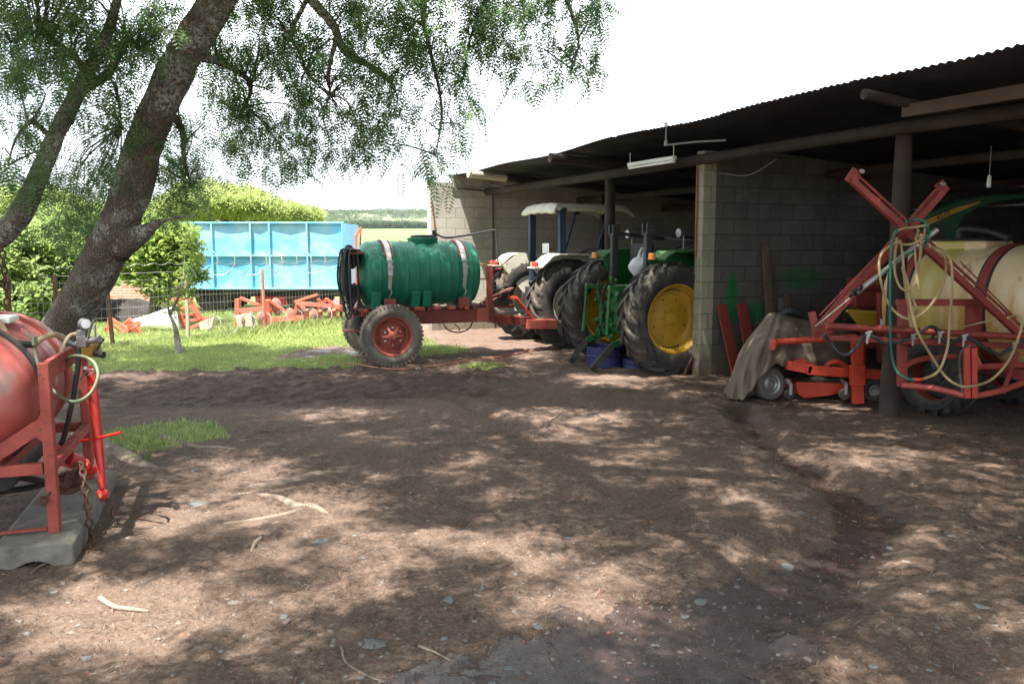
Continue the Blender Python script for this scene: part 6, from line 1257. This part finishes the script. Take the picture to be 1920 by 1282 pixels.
bush('thorn_tree', 'yellow green tree far behind the bent limb at the left edge', 'tree', P(60, 560, 34), [C(20, 395, 34, 2.4, 2, .8, 1.1), C(90, 400, 34, 1.6, 1.5, .7, .8), C(-60, 420, 34, 2.4, 2, 1.0, .9), C(60, 450, 33.5, 1.8, 1.5, .8, .8)], M_lime, TUFT, 2600, [Vector((P(30, 560, 34).x, 34, -1)), P(30, 480, 34)], (.2, .13), None, None, 6)
bush('thorn_tree', 'lime green tree far behind, filling the gap right of the leaning trunk', 'tree', P(270, 560, 36), [C(250, 420, 36, 2.3, 2, .8, 1.), C(320, 405, 36, 1.6, 1.4, .55, .8), C(180, 450, 36, 1.8, 1.6, .8, .8)], M_lime, TUFT, 2600, [Vector((P(270, 560, 36).x, 36, -1)), P(270, 480, 36)], (.2, .13), None, None, 6)
bush('fence_bush', 'ragged shrub on the garden wall seen between the two leaning trunks', 'shrub', P(175, 560, 22.5), [C(170, 520, 22.5, .8, .7, .55), C(205, 545, 22.3, .5, .5, .3, .4)], M_mid, LEAF, 900, None, (.05, .04), None, None, 4)
# crop row of bushes and far woods, too many to count
n = 9000; xx = rng.uniform(-24, -1.5, n); yy = rng.uniform(40, 46, n); pts = np.stack([xx, yy, height(xx, yy, False) + rng.uniform(.1, 1.0, n) ** .6 * (1.75 + .5 * vnoise(xx * .5, yy * .3, 4))], -1)
V, Q = scatter(LEAFL, pts, rng.uniform(0, 6.28, n), rng.uniform(-.5, .5, n), rng.uniform(-.5, .5, n), rng.uniform(.35, .7, n)); o_ = big_mesh('bush_row', V, Q, M_lime); tag(o_, 'row of lime green crop bushes at the field edge', None, None, 'stuff')
n = 24000; xx = rng.uniform(-420, 120, n); yy = rng.uniform(640, 700, n) + 20 * (vnoise(xx * .02, xx * 0, 3) - .5); hh = (2. + 3.6 * vnoise(xx * .035, yy * .03, 8)); pts = np.stack([xx, yy, height(xx, yy, False) + rng.random(n) ** .7 * hh], -1)
V, Q = scatter(LEAFL, pts, rng.uniform(0, 6.28, n), rng.uniform(-.5, .5, n), rng.uniform(-.5, .5, n), rng.uniform(3, 6, n)); o_ = big_mesh('woods', V, Q, M_hazeleaf); tag(o_, 'dark belt of far woods along the top of the field', None, None, 'stuff')
n = 12000; xx = rng.uniform(-560, 100, n); yy = rng.uniform(740, 1120, n); T_ = (yy - 720) / 900; hh = (25 + 13 * smooth(-700, -250, xx) - 6 * smooth(-100, 400, xx)) * np.sin(T_ * PI * .62) / math.sin(PI * .5) + 17; mk = vnoise(xx * .03, yy * .02, 31) > .42
pts = np.stack([xx, yy, hh + rng.uniform(0, 3, n)], -1)[mk]; n = len(pts)
V, Q = scatter(LEAFL, pts, rng.uniform(0, 6.28, n), rng.uniform(-.5, .5, n), rng.uniform(-.5, .5, n), rng.uniform(4, 9, n)); o_ = big_mesh('hillside_scrub', V, Q, M_hazeleaf); tag(o_, 'scattered scrub over the far hillside', None, None, 'stuff')
# ------------------------------------------------------------------ grass, stones, litter
def grass_patch(n, x0, x1, y0, y1, hmin, hmax, tall=None):
    x = rng.uniform(x0, x1, n); y = rng.uniform(y0, y1, n); g, w_, c_, _, _ = masks(x, y); m = (g * rng.uniform(.35, 1, n) > .30); x, y = x[m], y[m]; n = len(x)
    z = height(x, y); h_ = rng.uniform(hmin, hmax, n) * (.6 + .8 * vnoise(x * 1.3, y * 1.3, 12))
    if tall is not None: h_ = h_ * tall(x, y)
    a = rng.uniform(0, 6.28, n); wd = rng.uniform(.003, .006, n) * (1 + y / 14); lx = rng.normal(size=n) * .4 * h_; ly = rng.normal(size=n) * .4 * h_
    dx, dy = np.cos(a) * wd, np.sin(a) * wd
    V = np.stack([np.stack([x - dx, y - dy, z - .01], -1), np.stack([x + dx, y + dy, z - .01], -1), np.stack([x + lx * .4 + dx * .6, y + ly * .4 + dy * .6, z + h_ * .6], -1), np.stack([x + lx, y + ly, z + h_], -1)], 1)
    return V.reshape(-1, 3), np.arange(n * 4).reshape(n, 4)
fd = [(p.x, p.y) for p in FP]
def tallf(x, y):
    d_, _ = seg_dist(x, y, fd); return 1 + 1.3 * np.exp(-(d_ / .4) ** 2) + .5 * (y > 17)
V, Q = merge([grass_patch(85000, -10, 1.2, 11.0, 15.5, .02, .045, tallf), grass_patch(70000, -13, .5, 15.5, 24, .03, .075, tallf), grass_patch(3500, -4.6, -1.8, 6.5, 8.6, .02, .07), grass_patch(2500, -1.2, .6, 10.8, 12.2, .04, .09)])
o_ = big_mesh('grass', V, Q, leafmat('grass_blade', (.20, .27, .07), (.34, .38, .15), .40)); tag(o_, 'short green lawn grass, longer along the fence', None, None, 'stuff')
def stone_shapes(n, x, y, s_, flat, sink):
    ico = [(math.cos(a) * math.cos(e), math.sin(a) * math.cos(e), math.sin(e)) for e in (-.6, .15, .8) for a in np.linspace(0, 2 * PI, 7)[:-1]] + [(0, 0, 1), (0, 0, -1)]
    V0 = np.array(ico); Fq = []
    for r_ in range(2):
        for k in range(6): a = r_ * 6 + k; b_ = r_ * 6 + (k + 1) % 6; Fq += [(a, b_, b_ + 6), (a, b_ + 6, a + 6)]
    for k in range(6): Fq += [(12 + k, 12 + (k + 1) % 6, 18), ((k + 1) % 6, k, 19)]
    Fq = np.array(Fq); V = V0[None] * (1 + rng.normal(size=(n, 20, 1)) * .22); az = rng.uniform(0, 6.28, n); ca, sa = np.cos(az)[:, None], np.sin(az)[:, None]
    asp = rng.uniform(.55, 1, n)[:, None]; X = V[..., 0] * s_[:, None]; Y = V[..., 1] * s_[:, None] * asp; Z = V[..., 2] * s_[:, None] * flat[:, None]
    W = np.stack([X * ca - Y * sa + x[:, None], X * sa + Y * ca + y[:, None], Z + (height(x, y) - s_ * flat * sink)[:, None]], -1); return W.reshape(-1, 3), (Fq[None] + (np.arange(n) * 20)[:, None, None]).reshape(-1, 3)
t = NT('mixed_stone'); g_ = t.n('ShaderNodeNewGeometry'); o = g_.outputs['Position']; r_ = g_.outputs['Random Per Island']
c = t.mix(t.ramp(r_, .0, .5), (.10, .075, .058), (.19, .155, .13)); c = t.mix(t.ramp(r_, .6, .75), c, (.155, .155, .15)); c = t.mix(t.ramp(r_, .93, .95), c, (.22, .085, .055)); c = t.mix(t.math('MULTIPLY', t.ramp(t.noise(30, 4, .6, o), .5, .7), .5), c, (.11, .085, .065)); t.set(col=c, rough=.8); M_stone = t.m
n = 11000; yy = 2.6 + 9.5 * rng.random(n) ** 1.5; xx = rng.uniform(-1, 1, n) * (yy * .66 + .2); keep = (fbm(xx * .9, yy * .9, 3, 44) + .25 * (1 - smooth(.3, 1.2, seg_dist(xx, yy, GULLY)[0])) > .47 - 0.06) & (masks(xx, yy)[0] < .4); xx, yy = xx[keep], yy[keep]; n = len(xx)
V, Q = stone_shapes(n, xx, yy, .003 + .016 * rng.random(n) ** 4, rng.uniform(.25, .6, n), .35); o_ = big_mesh('gravel', V, Q, M_stone); tag(o_, 'small stones and grit strewn over the yard', None, None, 'stuff')
BIG = [(840, 1125, 22), (700, 1205, 26), (680, 1228, 14), (1310, 1100, 22), (1285, 1130, 10), (535, 1165, 18), (530, 1152, 14), (620, 1172, 10), (440, 1130, 12), (1475, 1032, 18), (1500, 955, 10), (1670, 1000, 10), (1840, 1138, 18), (955, 1243, 14), (990, 1250, 10), (925, 1273, 16), (605, 1017, 20), (665, 1012, 8), (365, 880, 12), (1640, 1245, 13), (1515, 1225, 12), (1010, 1172, 12), (1565, 1190, 9), (895, 1118, 10), (370, 940, 22), (820, 830, 10), (1065, 1000, 10), (160, 1232, 10), (50, 1188, 12), (240, 1010, 8), (1230, 1185, 10), (1150, 1200, 9), (1700, 1040, 12), (1780, 1000, 9)]
M_slate = paint('grey_slate', (.13, .135, .135), (.11, .085, .065), .5, .8, 0, 12, .5)
for k, (px, py, r) in enumerate(BIG):
    g0 = G(px, py); Rm = r / F * g0.y * .95; V, Q = stone_shapes(1, np.array([0.]), np.array([0.]), np.array([Rm]), np.array([.30]), .2); V[:, 2] -= hz(0, 0)
    o_ = big_mesh('stone', V, Q, M_slate if k % 3 != 2 else M_stone); o_.location = (g0.x, g0.y, hz(g0.x, g0.y)); q = o_.modifiers.new('edge', 'BEVEL'); q.width = Rm * .12; q.segments = 2
    lab = {3: 'biggest pale rounded stone at the left edge of the wet gully mud', 1: 'broad pale grey slab stone near the bottom edge, biggest of the left half', 9: 'pale flat stone lying in the bend of the gully'}.get(k, 'small flat stone half sunk in the yard dirt'); tag(o_, lab, 'stone', 'stones sunk in the yard')
def stick(label, pts, r, cat='stick', mat=None):
    pp = [];
    for (px, py), rr in zip(pts, r): g0 = G(px, py); pp.append(Vector((g0.x, g0.y, hz(g0.x, g0.y) + rr * .6)))
    b = MB(); base = pp[0]; b.tube([p - base for p in pp], r, 7, 4, True, .25); o_ = b.build('stick', mat or M_dry, None, sm=True, auto=False); o_.location = base; return tag(o_, label, cat)
M_dry = paint('dry_bleached_wood', (.20, .16, .12), (.16, .12, .09), .5, .9, 0, 12, .4)
stick('bleached forked stick on the bare dirt, lower left of the yard', [(188, 1130), (215, 1142), (245, 1146), (280, 1150)], [.014, .016, .012, .005]); stick('curved bleached wood chip standing out below the bare roots', [(490, 1016), (478, 1026), (471, 1042)], [.012, .013, .006])
stick('short brown stick beside the end of the concrete beam', [(60, 1082), (75, 1070), (88, 1062)], [.009, .012, .010], 'stick', M_plank); stick('long thin curved twig at the bottom edge of the yard', [(640, 1215), (648, 1238), (680, 1262), (720, 1282)], [.006, .006, .005, .003]); stick('straight thin twig lying left of the puddle', [(785, 1212), (815, 1222), (845, 1232)], [.007, .006, .003]); stick('crossed dry twig on the dirt in front of the green tractor', [(1030, 788), (1046, 776), (1052, 768)], [.006, .007, .004])
for _k in range(1):
    gp = [(600, 684), (660, 684), (735, 691), (800, 687), (860, 680), (930, 670), (1000, 660), (1060, 652), (1100, 648)]; b = MB(); pp = []
    for q in gp: g0 = G(*q); pp.append(Vector((g0.x, g0.y, hz(g0.x, g0.y) + .012)))
    base = pp[0].copy(); b.tube([p - base for p in pp], .011, 7, 6); o_ = b.build('garden_hose', M_pink, None, sm=True); o_.location = base; tag(o_, 'thin pink hose lying on the ground past the trailer wheel', 'hose')
p = G(275, 862); o_ = thing('weed_seedling', 'tiny leafy weed seedling by the grass patch near the pink sprayer', 'weed', (p.x, p.y, hz(p.x, p.y)), 0)
pts = np.array([(rng.normal() * .06, rng.normal() * .05, .05 + .10 * rng.random()) for _ in range(14)]); V, Q = scatter(leaf_proto(5, .05, .5, .02), pts, rng.uniform(0, 6.28, 14), rng.uniform(-.3, .3, 14), rng.uniform(-.3, .3, 14), rng.uniform(.7, 1.2, 14)); big_mesh('leaves', V, Q, M_gloss, o_)
b = MB(); [b.tube([(0, 0, -.02), (q[0] * .4, q[1] * .4, q[2] * .6), tuple(q)], .0025, 5, 2) for q in pts[:8]]; b.build('stem', M_mid, o_)
# leaf litter and twigs on the dirt
n = 12000; yy = 2.6 + 9 * rng.random(n) ** 1.3; xx = rng.uniform(-1, 1, n) * (yy * .66); keep = masks(xx, yy)[0] < .4; xx, yy = xx[keep], yy[keep]; n = len(xx)
V, Q = scatter(leaf_proto(2, .045, .14, .03), np.stack([xx, yy, height(xx, yy) + .008], -1), rng.uniform(0, 6.28, n), rng.uniform(-.15, .15, n), rng.uniform(-.1, .1, n), rng.uniform(.3, 1.2, n)); o_ = big_mesh('litter', V, Q, leafmat('dry_leaf', (.05, .034, .024), (.22, .16, .11), .1)); tag(o_, 'dry leaves and twig bits lying on the dirt', None, None, 'stuff')

# ------------------------------------------------------------------ air
t = NT('thin_haze'); t.t.nodes.remove(t.b); vp = t.n('ShaderNodeVolumePrincipled'); vp.inputs['Color'].default_value = (.93, .96, 1, 1); vp.inputs['Density'].default_value = .00007; vp.inputs['Anisotropy'].default_value = .2
t.l(vp.outputs[0], t.out.inputs['Volume'])
b = MB(); b.box2((-5600, -600, -12), (5600, 7600, 240)); hzb = b.build('haze', t.m); tag(hzb, 'thin pale haze in the air over the fields', None, None, 'stuff')

# ------------------------------------------------------------------ repeats share a group
GROUPS = {'plank': 'planks leaning on the partition wall', 'metal_panel': 'red panels leaning on the partition wall', 'cut_drum': 'blue half drums behind the green tractor', 'concrete_beam': 'concrete beams under the pink sprayer', 'thorn_tree': 'lime green trees beyond the fence', 'tie_chain': 'rusty chains on the pink sprayer', 'stick': 'sticks lying in the yard', 'hanging_chain': None}
for o_ in list(sc.objects):
    g_ = GROUPS.get(o_.name.split('.')[0])
    if g_ and o_.parent is None: o_['group'] = g_
